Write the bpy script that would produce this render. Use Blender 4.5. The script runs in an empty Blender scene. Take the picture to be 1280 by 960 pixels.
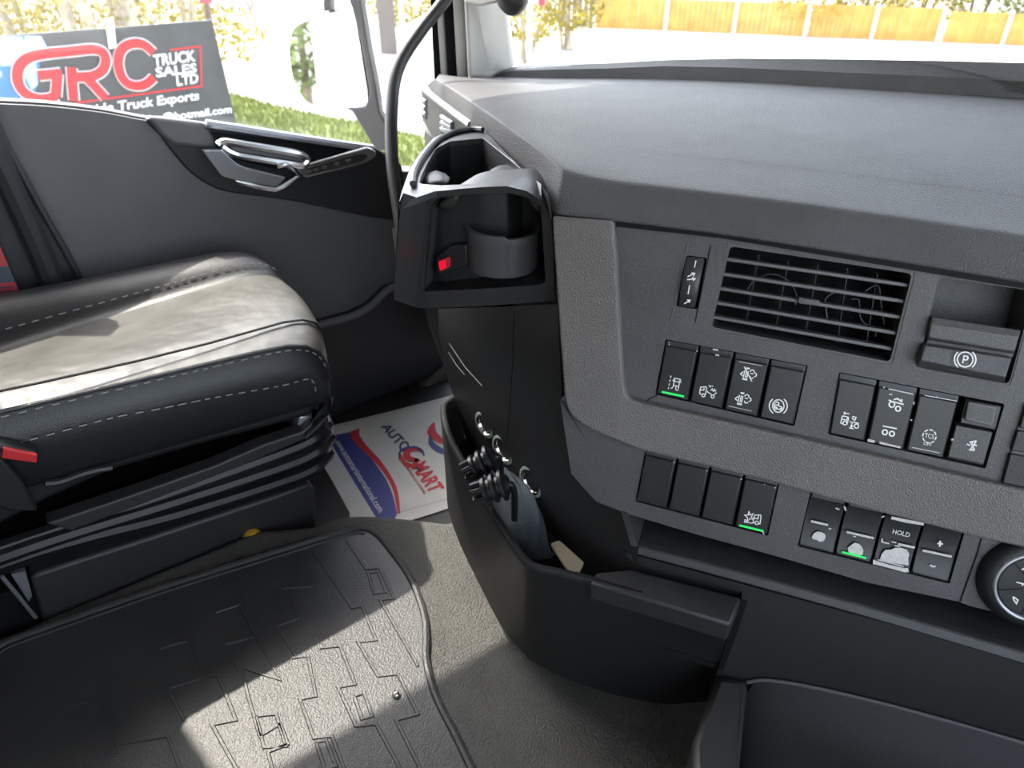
import bpy, bmesh, math, random
import numpy as np
from mathutils import Vector, Matrix
from mathutils.geometry import tessellate_polygon

random.seed(7)
RNG = np.random.default_rng(7)
S = bpy.context.scene
COL = S.collection

# ------------------------------------------------------------------ camera, light, exposure
FPX = 887.0
PITCH, YAW = math.radians(33.2), math.radians(55.0)
CAM = np.array([0.0, 0.0, 1.15])
HD = np.array([-math.sin(YAW), math.cos(YAW), 0.0])
RT = np.array([math.cos(YAW), math.sin(YAW), 0.0])
ZU = np.array([0.0, 0.0, 1.0])
FW = HD * math.cos(PITCH) - ZU * math.sin(PITCH)
UP = HD * math.sin(PITCH) + ZU * math.cos(PITCH)

cd = bpy.data.cameras.new('camera')
cam = bpy.data.objects.new('camera', cd)
COL.objects.link(cam)
cd.sensor_width = 36.0
cd.lens = FPX / 1280.0 * 36.0
cd.clip_start = 0.02
cd.clip_end = 400
cd.dof.use_dof = True
cd.dof.focus_distance = 0.86
cd.dof.aperture_fstop = 7.5
mw = Matrix.Identity(4)
for i in range(3):
    mw[i][0], mw[i][1], mw[i][2], mw[i][3] = RT[i], UP[i], -FW[i], CAM[i]
cam.matrix_world = mw
S.camera = cam

S.view_settings.view_transform = 'Standard'
S.view_settings.look = 'None'
S.view_settings.gamma = 1.0
S.view_settings.use_curve_mapping = False
S.view_settings.exposure = 1.55

SUN_DIR = Vector((-1.0, -0.20, 1.32)).normalized()      # towards the sun
world = bpy.data.worlds.new('sky')
S.world = world
world.use_nodes = True
wn = world.node_tree.nodes
wl = world.node_tree.links
wn.clear()
wo = wn.new('ShaderNodeOutputWorld')
wb = wn.new('ShaderNodeBackground')
sky = wn.new('ShaderNodeTexSky')
sky.sky_type = 'NISHITA'
sky.sun_disc = False
sky.sun_elevation = math.asin(SUN_DIR.z)
sky.sun_rotation = math.atan2(SUN_DIR.x, SUN_DIR.y)
sky.air_density = 1.0
sky.dust_density = 2.0
sky.ozone_density = 1.0
wb.inputs['Strength'].default_value = 0.46
hs = wn.new('ShaderNodeHueSaturation')
hs.inputs['Saturation'].default_value = 0.45
wl.new(sky.outputs['Color'], hs.inputs['Color'])
wl.new(hs.outputs['Color'], wb.inputs['Color'])
wl.new(wb.outputs['Background'], wo.inputs['Surface'])

sd = bpy.data.lights.new('sun', 'SUN')
sd.energy = 3.6
sd.angle = math.radians(0.6)
sd.color = (1.0, 0.93, 0.82)
sun = bpy.data.objects.new('sun', sd)
COL.objects.link(sun)
sun.rotation_euler = SUN_DIR.to_track_quat('Z', 'Y').to_euler()

try:
    S.cycles.use_denoising = True
    S.cycles.max_bounces = 10
    S.cycles.transparent_max_bounces = 16
    S.cycles.sample_clamp_indirect = 6.0
    S.cycles.caustics_reflective = False
    S.cycles.caustics_refractive = False
except Exception:
    pass

# ------------------------------------------------------------------ measuring helpers
def V3(a): return np.array(a, dtype=float)
def nrm(v): return v / np.linalg.norm(v)
def ray(px, py): return RT * (px - 640) / FPX + UP * (480 - py) / FPX + FW
def PT(px, py, t): return CAM + ray(px, py) * t
def PL(px, py, P, n):
    d = ray(px, py)
    return CAM + d * (((V3(P) - CAM) @ n) / (d @ n))
def PZ(px, py, z): return PL(px, py, (0, 0, z), V3((0, 0, 1)))
def PX(px, py, x): return PL(px, py, (x, 0, 0), V3((1, 0, 0)))
def PY(px, py, y): return PL(px, py, (0, y, 0), V3((0, 1, 0)))
def PV(px, py, A, B):                      # vertical plane through A and B
    d = V3(B) - V3(A)
    return PL(px, py, A, V3((d[1], -d[0], 0)))

# the driver-facing switch panel is one plane; U right, VD down, N outwards
U0 = -nrm(ray(-2567, -199))
VD = nrm(ray(311, 3500))
N = -nrm(np.cross(U0, VD))
U = nrm(np.cross(N, VD)) * 1.0
if U @ U0 < 0: U = -U
PA = PT(690, 270, 0.8)
def PP(px, py, w=0.0): return PL(px, py, PA + N * w, N)
def zm(x0, y0, s): return lambda x, y: (x0 + x / s, y0 + y / s)

# ------------------------------------------------------------------ mesh building
class M:
    def __init__(self): self.v, self.f = [], []
    def add(self, vs, fs):
        o = len(self.v)
        self.v += [tuple(map(float, p)) for p in vs]
        self.f += [tuple(i + o for i in f) for f in fs]
        return self
    def quad(self, a, b, c, d): return self.add([a, b, c, d], [(0, 1, 2, 3)])
    def grid(self, rows, closed_u=False, closed_v=False):
        nr, nc = len(rows), len(rows[0])
        vs = [p for r in rows for p in r]
        fs = []
        for i in range(nr if closed_v else nr - 1):
            for j in range(nc if closed_u else nc - 1):
                i2, j2 = (i + 1) % nr, (j + 1) % nc
                fs.append((i * nc + j, i * nc + j2, i2 * nc + j2, i2 * nc + j))
        return self.add(vs, fs)
    def prism(self, pts, vec):
        n = len(pts)
        vec = V3(vec)
        vs = [V3(p) for p in pts] + [V3(p) + vec for p in pts]
        fs = [tuple(range(n)), tuple(range(2 * n - 1, n - 1, -1))]
        fs += [(i, (i + 1) % n, n + (i + 1) % n, n + i) for i in range(n)]
        return self.add(vs, fs)
    def box(self, c, ex, ey, ez):           # centre and half vectors
        c, ex, ey, ez = map(V3, (c, ex, ey, ez))
        vs = [c + sx * ex + sy * ey + sz * ez for sz in (-1, 1) for sx, sy in ((-1, -1), (1, -1), (1, 1), (-1, 1))]
        return self.add(vs, [(0, 3, 2, 1), (4, 5, 6, 7), (0, 1, 5, 4), (1, 2, 6, 5), (2, 3, 7, 6), (3, 0, 4, 7)])
    def abox(self, x0, x1, y0, y1, z0, z1):
        return self.box(((x0 + x1) / 2, (y0 + y1) / 2, (z0 + z1) / 2), ((x1 - x0) / 2, 0, 0), (0, (y1 - y0) / 2, 0), (0, 0, (z1 - z0) / 2))
    def tube(self, path, r, n=10, closed=False, caps=True):
        P = [V3(p) for p in path]
        k = len(P)
        rs = r if hasattr(r, '__len__') else [r] * k
        rows, ref = [], None
        for i in range(k):
            a = P[i - 1] if (i > 0 or closed) else P[i]
            b = P[(i + 1) % k] if (i < k - 1 or closed) else P[i]
            t = nrm(b - a)
            if ref is None:
                ref = V3((0, 0, 1)) if abs(t[2]) < 0.9 else V3((1, 0, 0))
            x = nrm(ref - t * (ref @ t))
            y = np.cross(t, x)
            ref = x
            rows.append([P[i] + rs[i] * (math.cos(2 * math.pi * j / n) * x + math.sin(2 * math.pi * j / n) * y) for j in range(n)])
        o = len(self.v)
        self.grid(rows, closed_u=True, closed_v=closed)
        if caps and not closed:
            self.f.append(tuple(o + j for j in range(n)))
            self.f.append(tuple(o + (k - 1) * n + j for j in range(n - 1, -1, -1)))
        return self
    def lathe(self, o, axis, prof, n=32, x=None):   # prof: (radius, height along axis)
        o, axis = V3(o), nrm(V3(axis))
        ref = V3(x) if x is not None else (V3((0, 0, 1)) if abs(axis[2]) < 0.9 else V3((1, 0, 0)))
        x = nrm(ref - axis * (ref @ axis))
        y = np.cross(axis, x)
        rows = [[o + axis * h + r * (math.cos(2 * math.pi * j / n) * x + math.sin(2 * math.pi * j / n) * y) for j in range(n)] for r, h in prof]
        return self.grid(rows, closed_u=True)

def smooth_path(pts, n=6, closed=False):    # Catmull-Rom
    P = [V3(p) for p in pts]
    k = len(P)
    out = []
    for i in range(k if closed else k - 1):
        p0 = P[(i - 1) % k] if (closed or i > 0) else P[0]
        p1, p2 = P[i], P[(i + 1) % k]
        p3 = P[(i + 2) % k] if (closed or i < k - 2) else P[k - 1]
        for j in range(n):
            t = j / n
            out.append(0.5 * ((2 * p1) + (-p0 + p2) * t + (2 * p0 - 5 * p1 + 4 * p2 - p3) * t * t + (-p0 + 3 * p1 - 3 * p2 + p3) * t ** 3))
    if not closed: out.append(P[-1])
    return out

def fillet(pts, r, n=4):                    # rounded corners on a closed planar outline
    P = [V3(p) for p in pts]
    k = len(P)
    rs = r if hasattr(r, '__len__') else [r] * k
    out = []
    for i in range(k):
        a, b, c = P[i - 1], P[i], P[(i + 1) % k]
        la, lc = np.linalg.norm(a - b), np.linalg.norm(c - b)
        d = min(rs[i], 0.45 * la, 0.45 * lc)
        if d < 1e-6:
            out.append(b); continue
        s, e = b + (a - b) / la * d, b + (c - b) / lc * d
        for j in range(n + 1):
            t = j / n
            out.append((1 - t) ** 2 * s + 2 * t * (1 - t) * b + t * t * e)
    return out

def plate(m, outer, holes, n, thick):       # flat sheet with holes and edge walls; n = outward normal
    n = nrm(V3(n))
    x = nrm(V3(outer[1]) - V3(outer[0])); x = nrm(x - n * (x @ n)); y = np.cross(n, x)
    o = V3(outer[0])
    loops = [[V3(p) for p in outer]] + [[V3(p) for p in h] for h in holes]
    l2 = [[Vector(((p - o) @ x, (p - o) @ y, 0)) for p in lp] for lp in loops]
    tris = tessellate_polygon(l2)
    flat = [p for lp in loops for p in lp]
    m.add(flat, [tuple(t) for t in tris])
    m.add([p - n * thick for p in flat], [tuple(reversed(t)) for t in tris])
    for lp in loops:
        k = len(lp)
        vs = lp + [p - n * thick for p in lp]
        m.add(vs, [(i, (i + 1) % k, k + (i + 1) % k, k + i) for i in range(k)])
    return m

def ribbon(m, path, hw, n, lift=0.0, closed=False):   # flat strip along a planar path
    n = nrm(V3(n))
    P = [V3(p) + n * lift for p in path]
    k = len(P)
    L, Rr = [], []
    for i in range(k):
        a = P[i - 1] if (i > 0 or closed) else P[i]
        b = P[(i + 1) % k] if (i < k - 1 or closed) else P[i]
        t1 = nrm(P[i] - a) if np.linalg.norm(P[i] - a) > 1e-9 else nrm(b - P[i])
        t2 = nrm(b - P[i]) if np.linalg.norm(b - P[i]) > 1e-9 else t1
        t = t1 + t2
        t = nrm(t) if np.linalg.norm(t) > 1e-6 else t1
        s = np.cross(n, t)
        c = max(0.5, t @ t1)
        L.append(P[i] + s * hw / c); Rr.append(P[i] - s * hw / c)
    m.grid([L, Rr] if not closed else [L + [L[0]], Rr + [Rr[0]]])
    return m

BASE = {}
def mesh_obj(name, m, mat, parent=None, smooth=35, bevel=0.0, seg=2, subsurf=0, recalc=True, solid=0.0):
    me = bpy.data.meshes.new(name)
    off = BASE.get(parent.name, V3((0, 0, 0))) if parent else V3((0, 0, 0))
    if parent is None and len(m.v):
        a = np.array(m.v)
        off = V3(((a[:, 0].min() + a[:, 0].max()) / 2, (a[:, 1].min() + a[:, 1].max()) / 2, a[:, 2].min()))
    me.from_pydata([tuple(V3(p) - off) for p in m.v], [], m.f)
    if recalc:
        bm = bmesh.new(); bm.from_mesh(me)
        bmesh.ops.remove_doubles(bm, verts=bm.verts, dist=1e-6)
        bmesh.ops.recalc_face_normals(bm, faces=bm.faces)
        bm.to_mesh(me); bm.free()
    o = bpy.data.objects.new(name, me)
    COL.objects.link(o)
    mats = mat if isinstance(mat, (list, tuple)) else [mat]
    for q in mats: me.materials.append(q)
    if smooth:
        for p in me.polygons: p.use_smooth = True
        if smooth < 180: me.set_sharp_from_angle(angle=math.radians(smooth))
    if solid:
        md = o.modifiers.new('solid', 'SOLIDIFY'); md.thickness = solid; md.offset = -1
    if bevel:
        md = o.modifiers.new('bevel', 'BEVEL'); md.width = bevel; md.segments = seg; md.limit_method = 'ANGLE'; md.angle_limit = math.radians(38)
        md.harden_normals = False
    if subsurf:
        md = o.modifiers.new('sub', 'SUBSURF'); md.levels = subsurf; md.render_levels = subsurf
    if parent is not None:
        o.parent = parent
        o.location = (0, 0, 0)
    else:
        o.location = tuple(off)
    BASE[o.name] = off
    return o

def thing(name, label, cat, base, group=None):
    o = bpy.data.objects.new(name, None)
    o.empty_display_size = 0.02
    COL.objects.link(o)
    o.location = tuple(base)
    BASE[o.name] = V3(base)
    o['label'] = label; o['category'] = cat
    if group: o['group'] = group
    return o
def tag(o, label, cat, group=None, kind=None):
    o['label'] = label; o['category'] = cat
    if group: o['group'] = group
    if kind: o['kind'] = kind
    return o
def struct(name, m, mat, label=None, cat=None, parent=None, **k):
    o = mesh_obj(name, m, mat, parent, **k)
    if parent is None: o['kind'] = 'structure'
    if label: o['label'] = label
    if cat: o['category'] = cat
    return o

def text_on(m, body, quad, bold=0.0, lift=0.0, n=None):   # lettering fitted to TL,TR,BR,BL
    cu = bpy.data.curves.new('t', 'FONT')
    cu.body = body; cu.size = 1.0; cu.offset = bold; cu.resolution_u = 3
    ob = bpy.data.objects.new('t', cu)
    COL.objects.link(ob)
    dg = bpy.context.evaluated_depsgraph_get(); dg.update()
    me = bpy.data.meshes.new_from_object(ob.evaluated_get(dg))
    vs = np.array([v.co[:] for v in me.vertices])
    fs = [tuple(p.vertices) for p in me.polygons]
    bpy.data.objects.remove(ob); bpy.data.curves.remove(cu); bpy.data.meshes.remove(me)
    x0, x1, y0, y1 = vs[:, 0].min(), vs[:, 0].max(), vs[:, 1].min(), vs[:, 1].max()
    TL, TR, BR, BL = [V3(q) for q in quad]
    nn = nrm(np.cross(TR - TL, TL - BL)) if n is None else nrm(V3(n))
    out = []
    for v in vs:
        a, b = (v[0] - x0) / (x1 - x0), (y1 - v[1]) / (y1 - y0)
        out.append((1 - b) * ((1 - a) * TL + a * TR) + b * ((1 - a) * BL + a * BR) + nn * lift)
    return m.add(out, fs)

# ------------------------------------------------------------------ materials
def mat(name, col, rough=0.5, metal=0.0, spec=0.5, bump=0.0, scale=300.0, var=0.0, vscale=12.0, speck=0.0, emit=None, es=1.0, detail=2.0, coat=0.0, dist=0.002):
    m = bpy.data.materials.new(name); m.use_nodes = True
    nt = m.node_tree; b = nt.nodes['Principled BSDF']
    b.inputs['Base Color'].default_value = (*col, 1)
    b.inputs['Roughness'].default_value = rough
    b.inputs['Metallic'].default_value = metal
    b.inputs['Specular IOR Level'].default_value = spec
    if coat: b.inputs['Coat Weight'].default_value = coat; b.inputs['Coat Roughness'].default_value = 0.15
    tc = nt.nodes.new('ShaderNodeTexCoord')
    src = None
    if var:
        nz = nt.nodes.new('ShaderNodeTexNoise'); nz.inputs['Scale'].default_value = vscale; nz.inputs['Detail'].default_value = 4
        nt.links.new(tc.outputs['Object'], nz.inputs['Vector'])
        mp = nt.nodes.new('ShaderNodeMapRange'); mp.inputs['From Min'].default_value = 0.3; mp.inputs['From Max'].default_value = 0.7
        mp.inputs['To Min'].default_value = 1 - var; mp.inputs['To Max'].default_value = 1 + var
        nt.links.new(nz.outputs['Fac'], mp.inputs['Value'])
        mx = nt.nodes.new('ShaderNodeVectorMath'); mx.operation = 'SCALE'
        mx.inputs[0].default_value = col
        nt.links.new(mp.outputs['Result'], mx.inputs['Scale'])
        src = mx.outputs['Vector']
    if speck:                                # tiny pale worn or dusty specks
        n2 = nt.nodes.new('ShaderNodeTexNoise'); n2.inputs['Scale'].default_value = 420; n2.inputs['Detail'].default_value = 3
        nt.links.new(tc.outputs['Object'], n2.inputs['Vector'])
        r2 = nt.nodes.new('ShaderNodeMapRange'); r2.inputs['From Min'].default_value = 0.55; r2.inputs['From Max'].default_value = 0.75
        r2.inputs['To Max'].default_value = speck
        nt.links.new(n2.outputs['Fac'], r2.inputs['Value'])
        mm = nt.nodes.new('ShaderNodeMixRGB'); mm.inputs['Color2'].default_value = (0.16, 0.165, 0.175, 1)
        mm.inputs['Color1'].default_value = (*col, 1)
        nt.links.new(r2.outputs['Result'], mm.inputs['Fac'])
        if src: nt.links.new(src, mm.inputs['Color1'])
        src = mm.outputs['Color']
    if src: nt.links.new(src, b.inputs['Base Color'])
    if bump:
        n3 = nt.nodes.new('ShaderNodeTexNoise'); n3.inputs['Scale'].default_value = scale; n3.inputs['Detail'].default_value = detail
        nt.links.new(tc.outputs['Object'], n3.inputs['Vector'])
        bp = nt.nodes.new('ShaderNodeBump'); bp.inputs['Strength'].default_value = bump; bp.inputs['Distance'].default_value = dist
        nt.links.new(n3.outputs['Fac'], bp.inputs['Height'])
        nt.links.new(bp.outputs['Normal'], b.inputs['Normal'])
    if emit:
        b.inputs['Emission Color'].default_value = (*emit, 1); b.inputs['Emission Strength'].default_value = es
    return m

def glass_mat(name, tint=(0.98, 0.98, 0.975), dirt=0.0):
    m = bpy.data.materials.new(name); m.use_nodes = True
    nt = m.node_tree; nt.nodes.clear()
    out = nt.nodes.new('ShaderNodeOutputMaterial')
    tr = nt.nodes.new('ShaderNodeBsdfTransparent'); tr.inputs['Color'].default_value = (*tint, 1)
    gl = nt.nodes.new('ShaderNodeBsdfGlossy'); gl.inputs['Roughness'].default_value = 0.0
    fr = nt.nodes.new('ShaderNodeFresnel')                  # both faces of the pane behave as air to glass
    ge = nt.nodes.new('ShaderNodeNewGeometry'); mi = nt.nodes.new('ShaderNodeMapRange')
    mi.inputs['To Min'].default_value = 1.38; mi.inputs['To Max'].default_value = 1 / 1.38
    nt.links.new(ge.outputs['Backfacing'], mi.inputs['Value']); nt.links.new(mi.outputs['Result'], fr.inputs['IOR'])
    mx = nt.nodes.new('ShaderNodeMixShader')
    nt.links.new(fr.outputs['Fac'], mx.inputs['Fac'])
    nt.links.new(tr.outputs['BSDF'], mx.inputs[1]); nt.links.new(gl.outputs['BSDF'], mx.inputs[2])
    last = mx.outputs['Shader']
    if dirt:                                 # a thin film of road dust on the pane
        df = nt.nodes.new('ShaderNodeBsdfTranslucent'); df.inputs['Color'].default_value = (0.7, 0.7, 0.68, 1)
        tc = nt.nodes.new('ShaderNodeTexCoord'); nz = nt.nodes.new('ShaderNodeTexNoise'); nz.inputs['Scale'].default_value = 5; nz.inputs['Detail'].default_value = 8
        nt.links.new(tc.outputs['Object'], nz.inputs['Vector'])
        mp = nt.nodes.new('ShaderNodeMapRange'); mp.inputs['From Min'].default_value = 0.35; mp.inputs['From Max'].default_value = 0.8
        mp.inputs['To Min'].default_value = dirt * 0.5; mp.inputs['To Max'].default_value = dirt * 1.6
        nt.links.new(nz.outputs['Fac'], mp.inputs['Value'])
        m2 = nt.nodes.new('ShaderNodeMixShader')
        nt.links.new(mp.outputs['Result'], m2.inputs['Fac'])
        nt.links.new(last, m2.inputs[1]); nt.links.new(df.outputs['BSDF'], m2.inputs[2])
        last = m2.outputs['Shader']
    nt.links.new(last, out.inputs['Surface'])
    return m

MT = {}
MT['pad'] = mat('pad_plastic', (0.096, 0.095, 0.096), 0.52, spec=0.20, bump=0.8, scale=720, var=0.10, dist=0.0018, detail=0.5)
MT['rib'] = mat('rib_plastic', (0.160, 0.148, 0.138), 0.52, spec=0.45, bump=0.9, scale=720, var=0.06, dist=0.0018, detail=0.5)
MT['panel'] = mat('panel_plastic', (0.074, 0.072, 0.073), 0.46, spec=0.5, bump=0.3, scale=620, speck=0.45, var=0.12)
MT['black'] = mat('black_plastic', (0.0155, 0.0155, 0.016), 0.44, spec=0.5, bump=0.2, scale=700)
MT['switch'] = mat('switch_plastic', (0.019, 0.019, 0.0205), 0.38, spec=0.5, bump=0.06, scale=900)
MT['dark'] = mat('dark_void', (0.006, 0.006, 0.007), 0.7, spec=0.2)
MT['cup'] = mat('cup_plastic', (0.036, 0.036, 0.036), 0.36, spec=0.5, bump=0.2, scale=700)
MT['ring'] = mat('ring_plastic', (0.075, 0.075, 0.078), 0.34, spec=0.5, bump=0.1, scale=700)
MT['bowl'] = mat('bowl_plastic', (0.012, 0.0125, 0.0135), 0.5, spec=0.3, speck=0.10)
MT['slat'] = mat('slat_plastic', (0.11, 0.11, 0.115), 0.45, spec=0.5, speck=0.25)
MT['side'] = mat('side_plastic', (0.031, 0.0305, 0.031), 0.44, spec=0.5, bump=0.25, scale=700)
MT['rubber'] = mat('floor_rubber', (0.076, 0.074, 0.067), 0.40, spec=0.5, bump=1.0, scale=300, var=0.15, dist=0.005)
MT['mat'] = mat('mat_rubber', (0.036, 0.036, 0.036), 0.42, spec=0.5, bump=0.5, scale=380, var=0.15)
MT['footwell'] = mat('footwell_vinyl', (0.02, 0.02, 0.021), 0.5, bump=0.3, scale=120)
MT['door'] = mat('door_plastic', (0.145, 0.146, 0.151), 0.58, spec=0.4, bump=0.25, scale=700, var=0.05)
MT['doorblack'] = mat('door_black', (0.028, 0.029, 0.032), 0.45, spec=0.5)
MT['satin'] = mat('satin_silver', (0.42, 0.43, 0.46), 0.34, metal=0.75)
MT['chrome'] = mat('chrome', (0.75, 0.76, 0.76), 0.16, metal=1.0)
MT['leather'] = mat('black_leather', (0.017, 0.017, 0.018), 0.40, spec=0.45, bump=0.3, scale=420)
MT['leather_grey'] = mat('worn_grey_leather', (0.088, 0.086, 0.078), 0.40, spec=0.38, bump=0.35, scale=22, var=0.3, vscale=9, dist=0.014, detail=1.5)
MT['thread'] = mat('grey_thread', (0.30, 0.30, 0.29), 0.7)
MT['bellows'] = mat('bellows_rubber', (0.010, 0.010, 0.011), 0.38, spec=0.5)
MT['white'] = mat('white_print', (0.85, 0.85, 0.83), 0.5)
MT['wornwhite'] = mat('worn_white', (0.62, 0.60, 0.57), 0.6, var=0.12, vscale=200)
MT['green'] = mat('green_lamp', (0.02, 0.4, 0.08), 0.4, emit=(0.01, 0.75, 0.11), es=0.30)
MT['redlamp'] = mat('red_lamp', (0.6, 0.01, 0.02), 0.3, emit=(1.0, 0.0, 0.02), es=0.6)
MT['red'] = mat('red_plastic', (0.55, 0.03, 0.035), 0.35)
MT['redcard'] = mat('red_card', (0.48, 0.05, 0.07), 0.5, var=0.1, vscale=30)
MT['slate'] = mat('slate_band', (0.06, 0.075, 0.10), 0.5)
MT['yellow'] = mat('yellow_plastic', (0.65, 0.42, 0.03), 0.5)
MT['paper'] = mat('white_paper', (0.72, 0.71, 0.67), 0.65, var=0.06, vscale=14)
MT['pblue'] = mat('print_blue', (0.055, 0.065, 0.27), 0.55)
MT['pnavy'] = mat('print_navy', (0.03, 0.05, 0.15), 0.55)
MT['pred'] = mat('print_red', (0.62, 0.035, 0.045), 0.55)
MT['trimwhite'] = mat('pale_trim', (0.52, 0.50, 0.47), 0.6, bump=0.1, scale=300)
MT['headliner'] = mat('headliner_fabric', (0.50, 0.48, 0.45), 0.85)
MT['seal'] = mat('rubber_seal', (0.012, 0.012, 0.013), 0.9, spec=0.08)
MT['glass'] = glass_mat('pane_glass', dirt=0.007)
MT['wglass'] = glass_mat('windscreen_glass', (0.965, 0.97, 0.962))
MT['mirror'] = mat('mirror_glass', (0.92, 0.93, 0.93), 0.02, metal=1.0)
MT['rag'] = mat('grey_cloth', (0.085, 0.10, 0.115), 0.9, bump=0.5, scale=260, var=0.2, vscale=60)
MT['card'] = mat('tan_card', (0.22, 0.18, 0.12), 0.7)
MT['ringpale'] = mat('pale_green_ring', (0.36, 0.42, 0.34), 0.3)
MT['steel'] = mat('bright_steel', (0.72, 0.70, 0.66), 0.2, metal=1.0)
MT['ground'] = mat('pale_tarmac', (0.36, 0.35, 0.33), 0.9, var=0.12, vscale=0.6)
MT['grass'] = mat('grass_blade', (0.19, 0.23, 0.04), 0.7, var=0.35, vscale=3)
MT['soil'] = mat('grass_soil', (0.12, 0.15, 0.035), 0.9, var=0.3, vscale=2)
MT['leafy'] = mat('yellow_green_leaf', (0.30, 0.24, 0.02), 0.6, var=0.5, vscale=1.2)
MT['leafg'] = mat('green_leaf', (0.13, 0.19, 0.035), 0.6, var=0.45, vscale=1.5)
MT['leafd'] = mat('olive_leaf', (0.17, 0.19, 0.05), 0.6, var=0.45, vscale=1.5)
MT['bark'] = mat('pale_bark', (0.42, 0.36, 0.27), 0.85, bump=0.4, scale=20, var=0.3, vscale=6)
MT['barkd'] = mat('brown_bark', (0.17, 0.13, 0.09), 0.85, var=0.3, vscale=6)
MT['wood'] = mat('orange_wood', (0.56, 0.30, 0.07), 0.75, var=0.18, vscale=3)
MT['concrete'] = mat('pale_concrete', (0.55, 0.52, 0.46), 0.85)
MT['slatwood'] = mat('grey_wood', (0.14, 0.12, 0.11), 0.8)
MT['sign'] = mat('sign_black', (0.045, 0.048, 0.05), 0.5, var=0.2, vscale=2.5)
MT['signred'] = mat('sign_red', (0.50, 0.015, 0.02), 0.5)
MT['signwhite'] = mat('sign_white', (0.75, 0.75, 0.75), 0.5)
MT['signblue'] = mat('sign_blue', (0.05, 0.17, 0.50), 0.5, var=0.4, vscale=2)
MT['signsky'] = mat('sign_pale_blue', (0.36, 0.56, 0.72), 0.5, var=0.2, vscale=3)
MT['cabwhite'] = mat('white_paint', (0.70, 0.71, 0.72), 0.3)


# ================================================================== the setting: floor, walls, roof, windows, pillars
# outside ground
g = M()
g.grid([[(x, y, -1.5) for x in np.linspace(-90, 60, 16)] for y in np.linspace(-60, 110, 18)])
struct('ground', g, MT['ground'])

# raised tunnel floor (grey rubber) and the lower passenger footwell
out = [(-1.06, -1.3, .2), (-1.06, .16, .2)] + [PZ(x, y, .2) for x, y in ((392, 655), (420, 645), (452, 641), (500, 644), (560, 651))] + \
      [(-.87, .58, .2), (-.87, 1.1, .2), (.6, 1.1, .2), (.6, -1.3, .2)]
out = [V3(p) for p in out]
out = out[:2] + smooth_path(out[2:7], 4) + out[7:]
m = M().prism(out, (0, 0, -.2))
struct('floor', m, MT['rubber'], bevel=.022, seg=4)
m = M().abox(-1.68, .62, -1.3, 1.1, -.06, 0.0)
struct('floor_footwell', m, MT['footwell'])

# back, right, front and roof of the cab (behind and beside the camera)
m = M().abox(-1.72, .72, -1.36, -1.3, -.06, 1.95)
struct('wall_back', m, MT['trimwhite'])
m = M()
m.abox(.62, .68, -1.3, 1.15, -.06, .66)
m.abox(.62, .68, -1.3, -.5, .66, 1.72)
m.abox(.62, .68, .95, 1.15, .66, 1.72)
m.abox(.62, .68, -1.3, 1.15, 1.72, 1.95)
struct('wall_right', m, MT['trimwhite'])
struct('window_3', M().abox(.645, .65, -.5, .95, .66, 1.72), MT['wglass'])
m = M().abox(-1.68, .68, -1.36, 1.2, 1.95, 2.0)
struct('ceiling', m, MT['headliner'])
m = M().abox(-1.66, .66, 1.1, 1.16, -.06, .80)
struct('wall_front', m, MT['footwell'])

# windscreen: pane, header
def wind(x):                               # plan curve of the screen's foot
    s = abs(x + .5) / 1.05
    return 1.285 - .27 * s ** 2.2
xs = np.linspace(-1.56, .56, 25)
rows = []
for k in range(7):
    a = k / 6
    rows.append([(-.5 + (x + .5) * (1 - .06 * a), wind(x) - .02 - .13 * a, .845 + (.09 * (1 - (abs(x + .5) / 1.05) ** 2)) + (1.66 - .9) * a) for x in xs])
struct('window_2', M().grid(rows), MT['wglass'], solid=.004)
hb = [(-.5 + (x + .5) * .94, wind(x) - .15, 1.60) for x in xs]
hb = [(p[0], p[1] + .02, 1.50) for p in hb]
m = M().grid([hb, [(p[0], p[1] - .02, 1.97) for p in hb]])
struct('wall_front_header', m, MT['headliner'], solid=.03)
m = M().grid([[(p[0], p[1] + .04, 1.66) for p in hb], [(p[0], p[1] + .20, 1.60) for p in hb], [(p[0], p[1] + .34, 1.46) for p in hb]])
struct('added_visor', m, MT['doorblack'], solid=.012)      # unseen outside visor, added to keep sun and sky light off the dash

# left side: pillar behind the door, header above the window
m = M()
m.abox(-1.68, -1.60, -1.3, -.24, .5, 1.97)
m.abox(-1.70, -1.60, -1.3, .0, -.06, .87)
m.abox(-1.70, -1.62, .0, .14, -.06, .5)
struct('wall_left', m, MT['trimwhite'])
m = M()
m.abox(-1.70, -1.60, -.24, .93, 1.66, 1.97)
m.abox(-1.68, -1.62, .93, 1.2, 1.3, 1.97)
struct('wall_left_header', m, MT['trimwhite'])
m = M()                                    # black rear pillar trim beside the seat
pil = [PX(x, y, -1.575) for x, y in ((-70, 40), (-22, 92), (0, 166), (48, 252), (104, 352), (130, 420), (60, 460), (-60, 420))]
m.prism(pil, (-.05, 0, 0))
pp = [PX(x, y, -1.56) for x, y in ((-30, 130), (0, 205), (30, 270), (62, 345), (80, 400))]
m.tube(smooth_path(pp, 4), .022, 10)
pp = [PX(x, y, -1.565) for x, y in ((-22, 100), (4, 172), (50, 258), (101, 350), (118, 400))]
m.tube(smooth_path(pp, 4), .007, 8)
struct('trim_3', m, MT['doorblack'], bevel=.006)

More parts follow.
